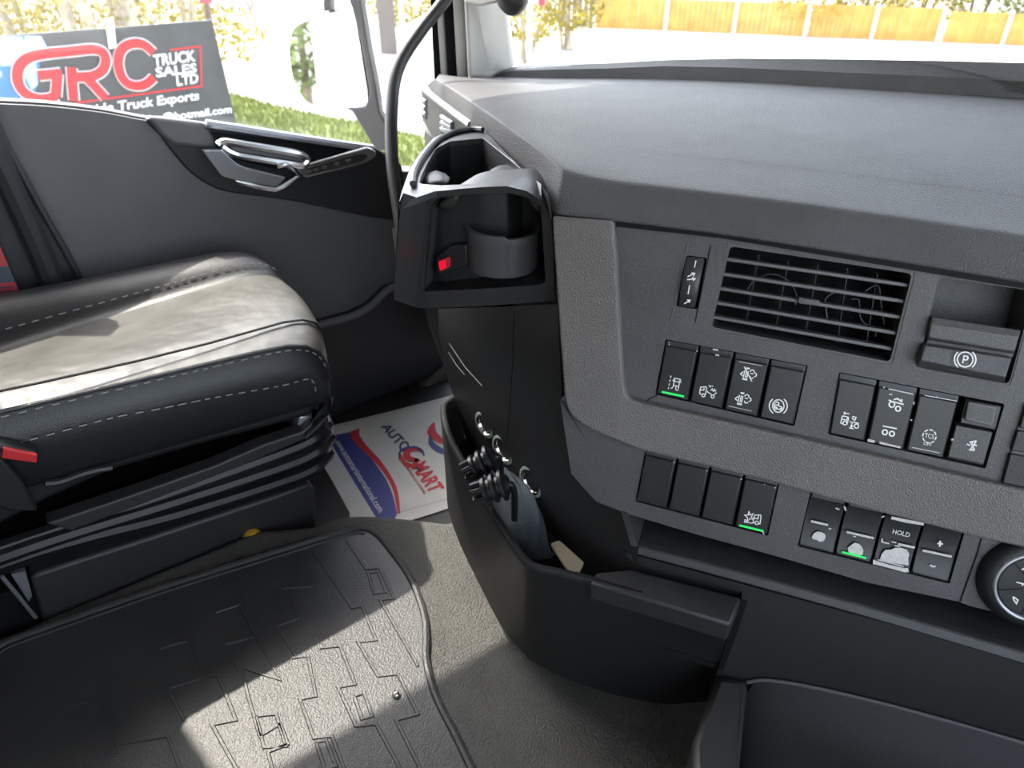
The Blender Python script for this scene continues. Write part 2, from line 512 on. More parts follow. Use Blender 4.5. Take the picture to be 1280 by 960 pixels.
# passenger door
zd = zm(160, 120, 3.765)
def DX(x, y, X): return PX(*zd(x, y), X)
belt = [PX(x, y, -1.62) for x, y in ((-14, 130), (0, 130), (60, 133), (130, 141), (190, 152), (300, 167), (400, 181), (468, 189), (492, 200))]
rear = [PX(x, y, -1.62) for x, y in ((104, 352), (48, 252), (2, 166))]
outl = smooth_path(belt, 3) + [V3((-1.62, .80, .62)), V3((-1.62, .90, .60)), V3((-1.62, .93, -.02)), V3((-1.62, .12, -.02))] + rear
m = M().prism(outl, (-.07, 0, 0))
door = struct('door_1', m, MT['door'], bevel=.014, seg=3)
door['label'] = 'grey passenger door with black handle insert below the side window'
m = M().tube([p + V3((-.014, 0, -.006)) for p in smooth_path(belt, 3)], .009, 8)
m.grid([[p + V3((-.014, 0, .0022)) for p in smooth_path(belt, 3)], [p + V3((-.078, 0, -.004)) for p in smooth_path(belt, 3)]])
mesh_obj('belt_dulling_strip', m, MT['seal'], door)  # black strip added to dull the sunlit top edge of the door
m = M()                                    # black upper insert
ins = [(95, 103), (150, 185), (230, 290), (300, 365), (390, 425), (500, 458), (800, 500), (1262, 588), (1300, 500), (1290, 330), (1235, 300), (1165, 245), (1000, 222), (760, 188), (520, 155), (370, 132)]
m.prism(smooth_path([DX(x, y, -1.612) for x, y in ins], 3, True), (-.03, 0, 0))
o = mesh_obj('handle_insert', m, MT['doorblack'], door, bevel=.006)
m = M()                                    # shiny belt cap and long bright lower window edge
m.prism([DX(x, y, -1.604) for x, y in ((100, 98), (365, 128), (425, 250), (330, 245), (215, 232), (150, 178))], (-.02, 0, 0))
mesh_obj('belt_cap', m, MT['door'], door, bevel=.008)
m = M().tube(smooth_path([DX(x, y, -1.606) for x, y in ((366, 130), (520, 152), (760, 190), (1000, 226), (1150, 246))], 4), [.009] * 17, 8)
mesh_obj('belt_strip', m, MT['satin'], door)
m = M()                                    # flat dark sheet painting the shade of the pocket behind the pull bar
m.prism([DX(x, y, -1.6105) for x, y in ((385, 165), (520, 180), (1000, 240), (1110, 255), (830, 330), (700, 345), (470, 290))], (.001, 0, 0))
mesh_obj('pull_recess_shade', m, MT['dark'], door)
m = M()
m.tube(smooth_path([DX(x, y, -1.585) for x, y in ((425, 232), (455, 216), (560, 232), (700, 254), (800, 272), (845, 296), (820, 325), (760, 318), (620, 296), (500, 274), (440, 240))], 4), .0085, 8)
mesh_obj('pull_bar', m, MT['chrome'], door)
m = M().prism([DX(x, y, -1.592) for x, y in ((455, 222), (560, 238), (790, 278), (832, 298), (806, 318), (620, 288), (505, 268))], (-.012, 0, 0))
mesh_obj('pull_face', m, MT['satin'], door, bevel=.003)
m = M().prism(fillet([DX(x, y, -1.572) for x, y in ((352, 258), (442, 256), (515, 322), (560, 340), (745, 384), (700, 428), (520, 402), (440, 378))], .006), (-.02, 0, 0))
lv = mesh_obj('door_lever', m, MT['satin'], door, bevel=.005)
lv['label'] = 'silver inner door release lever'
m = M().tube([DX(x, y, -1.578) for x, y in ((505, 398), (600, 424), (690, 440), (725, 425), (798, 375), (745, 322), (700, 330))], .0065, 8)
mesh_obj('lever_trim', m, MT['chrome'], door)
m = M().prism(fillet([DX(x, y, -1.585) for x, y in ((790, 335), (1130, 240), (1172, 262), (1165, 290), (1120, 318), (835, 388), (805, 365))], .008), (-.02, 0, 0))
cp = mesh_obj('window_switch_panel', m, MT['chrome'], door, bevel=.003)
m = M().prism(fillet([DX(x, y, -1.583) for x, y in ((825, 345), (1100, 272), (1130, 282), (1110, 305), (850, 370))], .006), (-.004, 0, 0))
mesh_obj('switch_inlay', m, MT['doorblack'], cp)
for (x, y) in ((850, 350), (885, 342), (925, 330), (985, 314), (1040, 300)):
    m = M().prism([DX(x + a, y + b, -1.578) for a, b in ((-14, 4), (10, -3), (14, 12), (-8, 18))], (-.006, 0, 0))
    mesh_obj('window_switch', m, MT['slat'], cp, bevel=.001)
m = M()                                    # door pocket, lower black part
poc = [(290, 410), (396, 406), (440, 394), (462, 383), (484, 362), (520, 352), (560, 460), (548, 470), (400, 530), (290, 560)]
m.prism([PX(x, y, -1.59) for x, y in poc], (-.05, 0, 0))
mesh_obj('door_pocket', m, MT['doorblack'], door, bevel=.012)
m = M().tube(smooth_path([PX(x, y, -1.585) for x, y in ((392, 408), (440, 395), (464, 382), (488, 360), (520, 350))], 4), .010, 8)
mesh_obj('pocket_rim', m, MT['door'], door)
m = M()                                    # door sill along the footwell
m.prism([PX(x, y, -1.57) for x, y in ((300, 572), (400, 535), (470, 508), (530, 485), (560, 458), (590, 470), (590, 520), (300, 610))], (-.06, 0, 0))
struct('trim_2', m, MT['door'], bevel=.012, seg=3)

# passenger window pane with its black run channel
m = M().prism([(-1.645, -.24, .80), (-1.645, .90, .58), (-1.645, .86, 1.0), (-1.645, .80, 1.30), (-1.645, .74, 1.66), (-1.645, -.24, 1.66)], (-.004, 0, 0))
struct('window_1', m, MT['glass'])

# front pillar: pale trim, white inner edge, black seals
def pillar(name, pts, X, depth, mt, bev):
    P = [PX(x, y, X) for x, y in pts]
    top = [(p + (p - q) / max(1e-6, (p - q)[2]) * (1.9 - p[2])) for p, q in ((P[0], P[-1]), (P[1], P[2]))]
    P = top + P[1:] if False else P
    return struct(name, M().prism(P, HD * depth), mt, bevel=bev, seg=3)
pillar('trim_1', ((566, -260), (618, -260), (634, 0), (641, 60), (644, 84), (610, 100), (585, 100), (580, 0)), -1.53, .10, MT['trimwhite'], .012)
pillar('trim_4', ((552, -260), (570, -260), (581, 0), (585, 104), (572, 104), (566, 0)), -1.575, .05, MT['trimwhite'], .004)
pillar('trim_5', ((540, -260), (556, -260), (567, 0), (574, 104), (560, 104), (554, 0)), -1.59, .05, MT['seal'], .004)
pillar('trim_6', ((536, -260), (545, -260), (556, 0), (561, 104), (552, 104), (545, 0)), -1.60, .05, MT['trimwhite'], .003)
pillar('trim_7', ((520, -260), (532, -260), (545, 0), (553, 104), (543, 104), (538, 0)), -1.61, .05, MT['seal'], .003)

# ================================================================== dashboard (one moulded body with its panels)
dash = thing('dashboard', 'grey textured dashboard with driver-facing panel running under the windscreen', 'dashboard', (-.6, .9, .2))
LE = V3((-1.55, .86, .84)); CO = PP(697, 240); CO[2] = .9; RE = PP(1290, 320)
BL_, BR_ = V3((-1.55, 1.014, .84)), V3((-.48, 1.26, .93))
top = [(545, 99), (575, 118), (625, 152), (670, 184), (704, 211), (760, 218), (880, 230), (1020, 247), (1160, 266), (1290, 285), (1500, 316)]
low = [(533, 107), (560, 140), (615, 190), (660, 236), (692, 270), (760, 277), (880, 291), (1020, 313), (1160, 335), (1290, 357), (1500, 392)]
bck = [(556, 97), (585, 96), (620, 96), (680, 98), (760, 98), (830, 99), (920, 101), (1050, 109), (1170, 116), (1290, 123), (1500, 138)]
def sideP(x, y, d=0.0): return PV(x, y, LE + HD * d, CO + HD * d)
def faceP(x, y, w=0.0): return PP(x, y, w)
F, G, B = [], [], []
for i in range(11):
    if i < 4:
        F.append(sideP(*top[i], .012)); G.append(sideP(*low[i]))
    elif i == 4:
        F.append(PP(*top[i], -.012)); G.append(PP(*low[i], .006))
    else:
        F.append(PP(*top[i], -.034)); G.append(PP(*low[i], .006))
    B.append(PV(*bck[i], BL_, BR_))
rows = []
for k in range(9):
    a = k / 8
    rows.append([b * (1 - a) + f * a + ZU * .010 * math.sin(math.pi * a) for b, f in zip(B, F)])
rows.append([f * .72 + g * .28 + (N * .012 if i > 4 else -HD * .004) + ZU * .004 for i, (f, g) in enumerate(zip(F, G))])
rows.append([f * .35 + g * .65 + (N * .010 if i > 4 else -HD * .004) for i, (f, g) in enumerate(zip(F, G))])
rows.append(G)
rows.append([g - (N * .03 if i > 3 else -HD * .03) - ZU * .002 for i, g in enumerate(G)])
# tighten the fold on the passenger side and the corner towards the driver
rows.insert(9, [f * (.95 if i <= 4 else .86) + (g if i <= 4 else g) * (.05 if i <= 4 else .14) + (N * .012 if i > 4 else -HD * .001) + ZU * .001 for i, (f, g) in enumerate(zip(F, G))])
rows.insert(8, [b * (.03 if i <= 4 else .16) + f * (.97 if i <= 4 else .84) + ZU * (.002 if i <= 4 else .004) for i, (b, f) in enumerate(zip(B, F))])
rows.insert(len(rows) - 2, [g * .93 + f * .07 + (N * .006 if i > 4 else V3((0, 0, 0))) for i, (f, g) in enumerate(zip(F, G))])
rows = [r[:4] + [r[4] * .86 + r[3] * .14] + [r[4]] + [r[4] * .8 + r[5] * .2] + r[5:] for r in rows]
m = M().grid(rows)
mesh_obj('top_pad', m, MT['pad'], dash, smooth=180, subsurf=2)
# raised ridge under the windscreen
rt = [(612, 93), (640, 84), (700, 81), (760, 79), (830, 75), (920, 73), (1050, 74), (1170, 76), (1290, 79), (1500, 84)]
rm = [(612, 95), (640, 89), (700, 87), (760, 86), (830, 83), (920, 85), (1050, 91), (1170, 96), (1290, 103), (1500, 112)]
rb = [(612, 97), (640, 97), (700, 98), (760, 99), (830, 100), (920, 103), (1050, 111), (1170, 118), (1290, 125), (1500, 141)]
def rid(l, d): return [PV(x, y, BL_ + HD * d, BR_ + HD * d) for x, y in l]
A3 = rid(rt, .05)
m = M().grid([[p - ZU * .05 for p in A3], A3, rid(rm, .012), [p + HD * .004 for p in rid(rm, .008)], rid(rb, .004), [p - ZU * .03 for p in rid(rb, .004)]])
mesh_obj('windscreen_ridge', m, MT['pad'], dash, smooth=50)
m = M()                                    # demister slot in front of the ridge
for k in range(26):
    x0 = 740 + k * 6.4
    y0 = 102.0 + (x0 - 740) * .012
    m.prism([PV(x0 + a, y0 + b, BL_ - HD * .02, BR_ - HD * .02) for a, b in ((0, 0), (4.4, .1), (4.6, 2.2), (.2, 2.1))], ZU * .003)
mesh_obj('demister_slot', m, MT['dark'], dash)
# passenger-side strip under the pad, with two little air vents
def sp(x, y, d=.0): return PV(x, y, LE + HD * d, CO + HD * d)
zv = zm(470, 90, 5.333)
m = M()
m.prism([sp(*zv(x, y), .02) for x, y in ((300, 95), (420, 190), (640, 350), (720, 400), (760, 560), (380, 440), (310, 330))], HD * .03)
mesh_obj('passenger_panel', m, MT['side'], dash, bevel=.004)
m = M().tube([sp(*zv(x, y), .012) for x, y in ((305, 100), (420, 190), (530, 275), (640, 356))], .009, 8)
mesh_obj('trim_strip', m, MT['satin'], dash)
for c in (((308, 158), (338, 178), (336, 318), (306, 300)), ((432, 270), (520, 340), (520, 420), (430, 410))):
    m = M().prism([sp(*zv(x, y), .016) for x, y in c], HD * .012)
    fr = mesh_obj('side_vent', m, MT['dark'], dash)
    m = M()
    for k in range(3):
        a = (k + .6) / 3.4
        p = [V3(zv(*c[0])) * (1 - a) + V3(zv(*c[3])) * a, V3(zv(*c[1])) * (1 - a) + V3(zv(*c[2])) * a]
        m.tube([sp(*(p[0] * .9 + p[1] * .1), .010), sp(*(p[0] * .1 + p[1] * .9), .010)], .006, 6)
    mesh_obj('vent_slat', m, MT['satin'], fr)
m = M()                                    # lower passenger dash, mostly hidden behind the cup holder
m.prism([sp(*p, .05) for p in ((530, 160), (600, 210), (690, 270), (690, 400), (560, 400), (535, 250))], HD * .25)
mesh_obj('passenger_lower', m, MT['black'], dash, bevel=.01)

# ---- driver-facing panel
def up(l, w=0.0): return [PP(x, y, w) + (U * .15 if x >= 1300 else 0) for x, y in l]
za = zm(800, 410, 5.333)     # upper left switches
zb = zm(1020, 480, 4.923)    # upper right switches
zc = zm(780, 550, 5.333)     # lower left switches
zdR = zm(980, 600, 4.267)    # lower right switches
ze = zm(820, 280, 3.765)     # vent
zp = zm(1020, 320, 4.923)    # parking brake
GR = {'UL': [(832, 424), (1010, 457), (993, 533), (819, 493)],
      'UR': [(1049, 465), (1256, 505), (1232, 586), (1035, 543)],
      'LL': [(807, 561), (975, 601), (960, 670), (794, 627)],
      'LR': [(1014, 611), (1209, 655), (1187, 730), (997, 683)]}
vent_h = [(911, 304), (1145, 339), (1115, 457), (886, 412)]
park_h = [(1172, 343), (1296, 362), (1263, 483), (1144, 461)]
wheel_h = [(858, 319), (884, 322), (872, 387), (845, 383)]
def hole(c, r, w=0.0): return fillet(up(c, w), r, 4)
outer = up([(755, 272), (830, 282), (900, 292), (1050, 317), (1300, 358), (1300, 640), (1100, 600), (900, 560), (750, 520)])
m = plate(M(), outer, [hole(GR['UL'], .002), hole(GR['UR'], .002), hole(vent_h, .005), hole(park_h, .005), hole(wheel_h, .003)], N, .022)
mesh_obj('switch_panel', m, MT['panel'], dash, smooth=30)
m = M().prism(up([(752, 276), (1300, 362), (1300, 640), (752, 520)], -.075), -N * .02)
mesh_obj('panel_backing', m, MT['dark'], dash)
m = M()                                    # seam under the pad
ribbon(m, up([(770, 280), (900, 294), (1050, 319), (1290, 359)], .004), .0028, N)
mesh_obj('pad_seam', m, MT['dark'], dash)
# grey L-shaped bezel: left upright and the rib between the panels
bz = [(690, 270), (766, 276), (770, 320), (774, 400), (778, 470), (782, 497), (800, 504), (900, 526), (1100, 572), (1254, 608), (1310, 621),
      (1310, 692), (1225, 673), (1100, 641), (960, 602), (800, 563), (738, 538), (714, 521), (706, 505), (698, 400)]
m = M().prism(fillet(up(bz, .014), [0, .003, 0, 0, .01, .014, .01, 0, 0, 0, 0, 0, 0, 0, 0, 0, .02, .02, .02, 0]), -N * .04)
mesh_obj('bezel_frame', m, MT['rib'], dash, bevel=.0075, seg=3)
# lower switch panel
lo = [(700, 500), (1310, 640), (1310, 782), (1214, 758), (1198, 752), (1083, 728), (980, 698), (930, 684), (874, 669), (817, 652), (784, 642), (745, 627), (714, 592)]
m = plate(M(), up(lo), [hole(GR['LL'], .002), hole(GR['LR'], .002)], N, .03)
mesh_obj('lower_switch_panel', m, MT['panel'], dash, smooth=30)
m = M()
ribbon(m, up([(1233, 648), (1222, 690), (1200, 752)], .0004), .0009, N)
mesh_obj('panel_seam', m, MT['dark'], dash)
m = M()
ribbon(m, up([(822, 494), (812, 498), (806, 504)], .0004), .0006, N)
mesh_obj('panel_seam', m, MT['dark'], dash)
m = M().prism(up([(770, 560), (1300, 680), (1300, 760), (760, 630)], -.05), -N * .02)
mesh_obj('lower_backing', m, MT['dark'], dash)
# storage ledge below the lower panel: floor, lip, end wall
lipU = [(798, 684), (880, 705), (975, 730), (1083, 760), (1180, 788), (1290, 821), (1400, 856)]
lipL = [(797, 694), (880, 716), (975, 742), (1083, 772), (1180, 801), (1290, 834), (1400, 870)]
hin = V3((-N[0], -N[1], 0)); hin = nrm(hin)
LU = up(lipU, .022)
m = M()
m.grid([[p + hin * .13 + ZU * .004 for p in LU], LU])
m.grid([[p - ZU * .012 + hin * .13 for p in LU], [p - ZU * .012 for p in LU]])
mesh_obj('ledge_floor', m, MT['black'], dash)
m = M().grid([[p + hin * .012 for p in LU], [p + ZU * .002 for p in LU], up(lipL, .026), [p - ZU * .004 + hin * .01 for p in up(lipL, .024)], [p - ZU * .01 + hin * .05 for p in up(lipL, .02)]])
mesh_obj('ledge_lip', m, MT['side'], dash, smooth=50, bevel=.002)
m = M().prism([PP(784, 640, .0), PP(797, 684, .024), PP(797, 684, .024) + hin * .14, PP(784, 640, .0) + hin * .1], -U * .008)
mesh_obj('ledge_end', m, MT['side'], dash)
# plain knee panel under the ledge, then the open lower bin
kn = [(780, 690), (1400, 862), (1400, 1010), (1290, 936), (1090, 880), (970, 854), (925, 850), (897, 848), (870, 800)]
m = M().prism(up(kn, -.012), -N * .02)
mesh_obj('knee_panel', m, MT['black'], dash)
m = M()
ribbon(m, up([(931, 750), (918, 790), (900, 838)], -.0112), .0035, N)
mesh_obj('knee_seam', m, MT['dark'], dash)
# open bin at the foot of the knee panel
rimp = [(934, 853), (952, 850), (975, 852), (1020, 860), (1090, 876), (1180, 900), (1290, 932), (1420, 975)]
R0 = up(rimp, -.008)
zr = R0[0][2]
out_dir = nrm(V3((N[0], N[1], 0)))
m = M()
bk = R0
mid = [p - ZU * .05 + out_dir * .05 for p in R0]
fr = [p - ZU * .055 + out_dir * .16 for p in R0]
rise = [p - ZU * .0 + out_dir * .20 for p in R0]
m.grid([bk, mid, fr, rise])
mesh_obj('bin_bowl', m, MT['bowl'], dash, smooth=60, subsurf=1)
m = M().tube(smooth_path(R0, 3), .0022, 8)
mesh_obj('bin_rim_highlight', m, MT['slat'], dash)  # pale tube paints the highlight along the bin's back edge
m = M()
wl_ = [PP(896, 844, .0), PP(936, 850, -.006), R0[0] + out_dir * .10 - ZU * .01, R0[0] + out_dir * .23 + U * .02, R0[0] + out_dir * .26 - U * .03, R0[0] + out_dir * .10 - U * .055]
m.prism(wl_, -ZU * .10)
mesh_obj('bin_wall', m, MT['side'], dash, bevel=.008)
m = M()
m.grid([[p + out_dir * .20 - ZU * .004 for p in R0], [p + out_dir * .215 + ZU * .006 for p in R0], [p + out_dir * .235 for p in R0], [p + out_dir * .25 - ZU * .12 for p in R0]])
mesh_obj('bin_front', m, MT['side'], dash, smooth=60)
# seat-side cover of the console below the cup holder
SA, SB = V3((-.86, .455, .66)), PP(694, 380, .012)
def sd_(x, y, d=0.0): return PV(x, y, SA + V3((0, d, 0)), SB + V3((0, d, 0)))
lowedge = [(566, 470), (575, 500), (600, 530), (640, 585), (690, 650), (735, 712)]
m = M()
topE = [sd_(548, 386, .005), sd_(570, 385, .005), sd_(600, 384, .005), sd_(640, 383, .01), sd_(670, 381, .02), PP(697, 380, -.004)]
midE = [sd_(548, 420), sd_(573, 440), sd_(605, 450), sd_(645, 470), sd_(672, 480), PP(702, 500, .004)]
lowE = [sd_(560, 475, .02), sd_(580, 500, .02), sd_(612, 545, .02), sd_(660, 610, .02), sd_(712, 655, .015), PP(788, 641, -.006)]
botE = [sd_(575, 520, .04), sd_(600, 560, .04), sd_(632, 610, .04), sd_(680, 680, .04), sd_(730, 730, .03), PP(800, 716, -.006)]
bot2 = [p - ZU * .12 + V3((0, .02, 0)) for p in botE]
back = [[V3((p[0] - .01, p[1] + .05, p[2])), V3((p[0] + .02, p[1] + .4, p[2]))] for p in (topE[0], midE[0], lowE[0], botE[0], bot2[0])]
rows = [[b[1], b[0]] + r for b, r in zip(back, (topE, midE, lowE, botE, bot2))]
m.grid(rows)
cside = mesh_obj('console_side', m, MT['side'], dash, smooth=60)
from mathutils.bvhtree import BVHTree
_bv = BVHTree.FromPolygons([tuple(p) for p in m.v], m.f)
def on_side(px, py):                        # point and outward normal on the console side
    loc, no, _, _ = _bv.ray_cast(Vector(CAM), Vector(nrm(ray(px, py))))
    loc, no = V3(loc), V3(no)
    return loc, (no if no @ (CAM - loc) > 0 else -no)
m = M()
ribbon(m, [on_side(x, y)[0] + V3((0, -.0025, 0)) for x, y in ((645, 388), (644, 410), (643, 450), (641, 480), (639, 510), (636, 540), (633, 556))], .0010, V3((0, -1, 0)))
mesh_obj('side_seam', m, MT['dark'], dash)
m = M()
for a in (((564, 429), (584, 459), (605, 482)), ((563, 440), (573, 456), (583, 468))):
    ribbon(m, [on_side(x, y)[0] + V3((0, -.0035, .001)) for x, y in a], .0011, V3((0, -1, 0)))
mesh_obj('line_print', m, MT['white'], dash)

# ================================================================== switches, vent, parking brake, knob, audio keys
def bil(c, a, b):
    TL, TR, BR, BL = c
    return (1 - b) * ((1 - a) * TL + a * TR) + b * ((1 - a) * BL + a * BR)
def circ(cx, cy, r, n=18, ry=None, a0=0, a1=360):
    ry = ry or r
    return [(cx + r * math.cos(math.radians(a0 + (a1 - a0) * i / n)), cy + ry * math.sin(math.radians(a0 + (a1 - a0) * i / n))) for i in range(n + 1)]
WF = .0035                                  # how far the switch faces stand out of the panel
def glyph(parent, strokes, z, w=WF + .0003, hw=.00055, mt=None, name='symbol'):
    m = M()
    for s in strokes:
        ribbon(m, [PP(*z(x, y), w) for x, y in s], hw, N)
    return mesh_obj(name, m, mt or MT['white'], parent, smooth=0, recalc=False)
def blob(parent, pts, z, mt, w=WF + .0002, name='worn_patch'):
    m = M().add([PP(*z(x, y), w) for x, y in pts], [tuple(range(len(pts)))])
    return mesh_obj(name, m, mt, parent, smooth=0, recalc=False)

def rocker(t, c, i, n, kind=0):
    a0, a1 = i / n + .035 / n, (i + 1) / n - .035 / n
    prof = [(.015, -.014), (.02, -.0032), (.10, -.0020), (.125, .0), (.965, .0), (.985, -.003), (.99, -.014)]
    if kind == 1:                           # lower right: dished towards the middle
        prof = [(.015, -.014), (.02, -.001), (.13, -.0006), (.17, -.0022), (.50, -.0042), (.92, -.0022), (.965, -.0005), (.985, -.003), (.99, -.014)]
    rows = []
    for b, w in prof:
        e = .03 / n
        rows.append([bil(c, a, b) + N * q for a, q in ((a0, -.014), (a0, min(w, -.0018)), (a0 + e, w), (a1 - e * 1.6, w), (a1, min(w, -.0025)), (a1, -.014))])
    m = M().grid(rows)
    mesh_obj('rocker', m, MT['switch'], t, smooth=25, bevel=.0005)

def lamp(t, a, b, z, w=WF + .0003, hw=.0011, name='indicator_lamp'):
    m = M()
    p, q = PP(*z(*a), w), PP(*z(*b), w)
    d = nrm(q - p); s = nrm(np.cross(N, d)) * hw
    m.prism([p - s, q - s, q + s, p + s], N * .0005)
    return mesh_obj(name, m, MT['green'], t, smooth=0)
def bar(t, a, b, z, hw=.0012, mt=None, w=WF + .0003, name='light_bar'):
    m = M()
    p, q = PP(*z(*a), w), PP(*z(*b), w)
    d = nrm(q - p); s = nrm(np.cross(N, d)) * hw
    m.prism([p - s, q - s, q + s, p + s], N * .0005)
    return mesh_obj(name, m, mt or MT['wornwhite'], t, smooth=0)

def wear(t, z, strokes, hw=.0004):
    for q in strokes: glyph(t, [q], z, hw=hw, mt=MT['wornwhite'], name='worn_edge')
labels = {
 'UL': ['rocker switch with lane marking symbol above a lit green bar, leftmost below the vent',
        'rocker switch with truck and load symbol, second in the upper left row below the vent',
        'rocker switch with two exhaust filter symbols, one crossed out',
        'rocker switch with small truck inside a bracketed circle, right end of upper left row'],
 'UR': ['rocker switch with truck and up and down axle arrows, left of the lift axle switch',
        'rocker switch with two wheel symbols and white chipped lower edge',
        'rocker switch with dashed circle symbol reading TCS OFF',
        'switch with ribbed thumb button above a crossed axle symbol, beside the audio keys'],
 'LL': ['blank black switch cover, leftmost in the lower left row',
        'blank black switch cover, second from the left in the lower left row',
        'blank black switch cover next to the collision warning switch',
        'rocker switch with starburst and truck symbol above a lit green bar'],
 'LR': ['worn rocker switch with small white patch and no lamp, left end of lower right row',
        'worn rocker switch with white patch touching a lit green bar',
        'badly worn rocker switch marked HOLD with large bare white patch',
        'rocker switch with plus and minus marks around a white bar']}
grp = {'UL': 'switches in the row under the air vent', 'UR': 'switches in the row under the parking brake', 'LL': 'switches in the lower left row', 'LR': 'worn switches in the lower right row'}
SW = {}
for g_, c_ in GR.items():
    cc = [PP(x, y, WF) for x, y in c_]
    for i in range(4):
        nm = 'switch_blank' if (g_ == 'LL' and i < 3) else 'rocker_switch'
        t = thing(nm, labels[g_][i], 'switch', bil(cc, (i + .5) / 4, .99), grp[g_])
        SW[g_, i] = t
        if (g_, i) != ('UR', 3): rocker(t, cc, i, 4, 1 if g_ == 'LR' else 0)
# UL symbols
t = SW['UL', 0]
glyph(t, [[(207, 318), (203, 332)], [(201, 344), (198, 358)], [(196, 370), (193, 384)], [(191, 394), (188, 408)], [(222, 350), (232, 334), (266, 342), (272, 356)], [(232, 340), (222, 382), (258, 390), (266, 345)], [(217, 352), (276, 364)],
          [(226, 384), (212, 402), (204, 400)], [(240, 390), (238, 410), (250, 418)], [(270, 340), (268, 352)], [(258, 392), (255, 405)], [(252, 410), (256, 416)]], za)
lamp(t, (145, 425), (294, 456), za)
wear(t, za, [[(190, 96), (198, 98)], [(192, 108), (196, 114)], [(376, 152), (384, 156)]], .0006)
t = SW['UL', 1]
glyph(t, [[(404, 395), (440, 392), (444, 400), (437, 442), (433, 444)], [(412, 442), (398, 438), (400, 410), (406, 394)], [(405, 412), (425, 414), (428, 400)], circ(423, 449, 10), [(448, 420), (452, 428), (478, 444)], [(490, 447), (510, 430)],
          circ(484, 457, 10), [(470, 412), (508, 420)], [(480, 402), (490, 425)], [(500, 404), (492, 422)], [(458, 384), (470, 388), (468, 396)], [(478, 386), (486, 390)]], za)
wear(t, za, [[(485, 142), (522, 148)], [(503, 178), (528, 184)]], .0008)
t = SW['UL', 2]
for dx, dy, sl in ((0, 0, True), (-36, 165, False)):
    q = [[(707 + dx, 265 + dy), (732 + dx, 269 + dy)], [(706 + dx, 270 + dy), (731 + dx, 274 + dy)], [(682 + dx, 336 + dy), (716 + dx, 343 + dy)], [(683 + dx, 341 + dy), (715 + dx, 347 + dy)],
         [(700 + dx, 282 + dy), (688 + dx, 330 + dy)], [(712 + dx, 286 + dy), (702 + dx, 330 + dy)], [(722 + dx, 288 + dy), (712 + dx, 334 + dy)], [(690 + dx, 290 + dy), (670 + dx, 306 + dy), (684 + dx, 318 + dy)],
         circ(748 + dx, 292 + dy, 13, 12, a0=180, a1=380), circ(764 + dx, 312 + dy, 12, 12, a0=-100, a1=100), circ(745 + dx, 324 + dy, 12, 12, a0=20, a1=200), [(735 + dx, 302 + dy), (755 + dx, 306 + dy)]]
    if sl: q.append([(695, 258), (746, 356)])
    glyph(t, q, za)
wear(t, za, [[(660, 224), (815, 252)], [(590, 520), (745, 554)]], .0003)
t = SW['UL', 3]
glyph(t, [circ(922, 520, 38, 24, 42), circ(922, 520, 60, 12, 58, 125, 232), circ(922, 520, 60, 12, 58, -52, 55), [(900, 500), (916, 492), (926, 500), (922, 518), (944, 526), (948, 545), (934, 552)], [(898, 504), (894, 526), (910, 534), (930, 546)], circ(906, 534, 8), circ(940, 540, 6), [(900, 514), (918, 512)]], za, hw=.0006)
# UR symbols
t = SW['UR', 0]
glyph(t, [[(162, 196), (198, 204), (200, 214), (190, 250)], [(162, 196), (152, 240), (166, 246)], [(158, 216), (188, 222), (196, 206)], circ(178, 240, 12), [(170, 178), (206, 184)], [(172, 176), (180, 172)], [(172, 180), (178, 188)],
          [(222, 200), (250, 206)], [(222, 210), (238, 224), (246, 208)], [(208, 232), (264, 242)], circ(249, 259, 13), [(222, 240), (218, 262)], [(210, 256), (218, 266), (228, 258)], [(204, 270), (232, 276)]], zb)
t = SW['UR', 1]
glyph(t, [circ(467, 126, 17), circ(505, 152, 15), [(447, 98), (470, 108), (540, 126)], [(478, 96), (500, 90), (522, 104)], [(512, 100), (528, 108), (526, 92)], [(410, 258), (498, 275)], circ(424, 297, 15), circ(467, 306, 15)], zb, hw=.0007)
wear(t, zb, [[(414, 20), (424, 24)], [(446, 30), (520, 46), (600, 62)], [(495, 40), (518, 44)], [(450, 62), (470, 66)], [(604, 110), (600, 125)], [(580, 220), (592, 224)]], .0006)
bar(t, (318, 345), (360, 355), zb, .0014, name='chipped_edge'); bar(t, (390, 360), (440, 372), zb, .0012, name='chipped_edge'); bar(t, (430, 370), (520, 390), zb, .0010, name='chipped_edge')
t = SW['UR', 2]
glyph(t, [circ(698, 322, 41, 4, 40, a, a + 32) for a in range(0, 360, 45)], zb)
m = M()
text_on(m, 'TCS', [PP(*zb(*p), WF + .0003) for p in ((672, 300), (728, 312), (724, 340), (668, 328))], n=N)
text_on(m, 'OFF', [PP(*zb(*p), WF + .0003) for p in ((664, 354), (712, 364), (709, 384), (660, 374))], n=N)
mesh_obj('lettering', m, MT['white'], t, smooth=0, recalc=False)
wear(t, zb, [[(668, 70), (870, 106)], [(740, 76), (748, 80)], [(590, 390), (760, 424)]], .0004)
t = SW['UR', 3]
cc = [PP(x, y, WF) for x, y in GR['UR']]
m = M()
a0, a1 = .762, .985
rows = []
for b, w in ((.44, -.014), (.45, -.0005), (.93, 0), (.97, -.003), (.985, -.014)):
    rows.append([bil(cc, a, b) + N * q for a, q in ((a0, -.014), (a0 + .004, w), (a1 - .006, w), (a1, min(w, -.003)), (a1, -.014))])
mesh_obj('cover', M().grid(rows), MT['panel'], t, smooth=25, bevel=.0006)
kb = [PP(*zb(x, y), .002) for x, y in ((922, 95), (1142, 138), (1105, 285), (885, 240))]
m = M().prism(kb, -N * .016)
mesh_obj('button_frame', m, MT['switch'], t, bevel=.001)
kb = [PP(*zb(x, y), .007) for x, y in ((938, 108), (1116, 142), (1088, 262), (915, 222))]
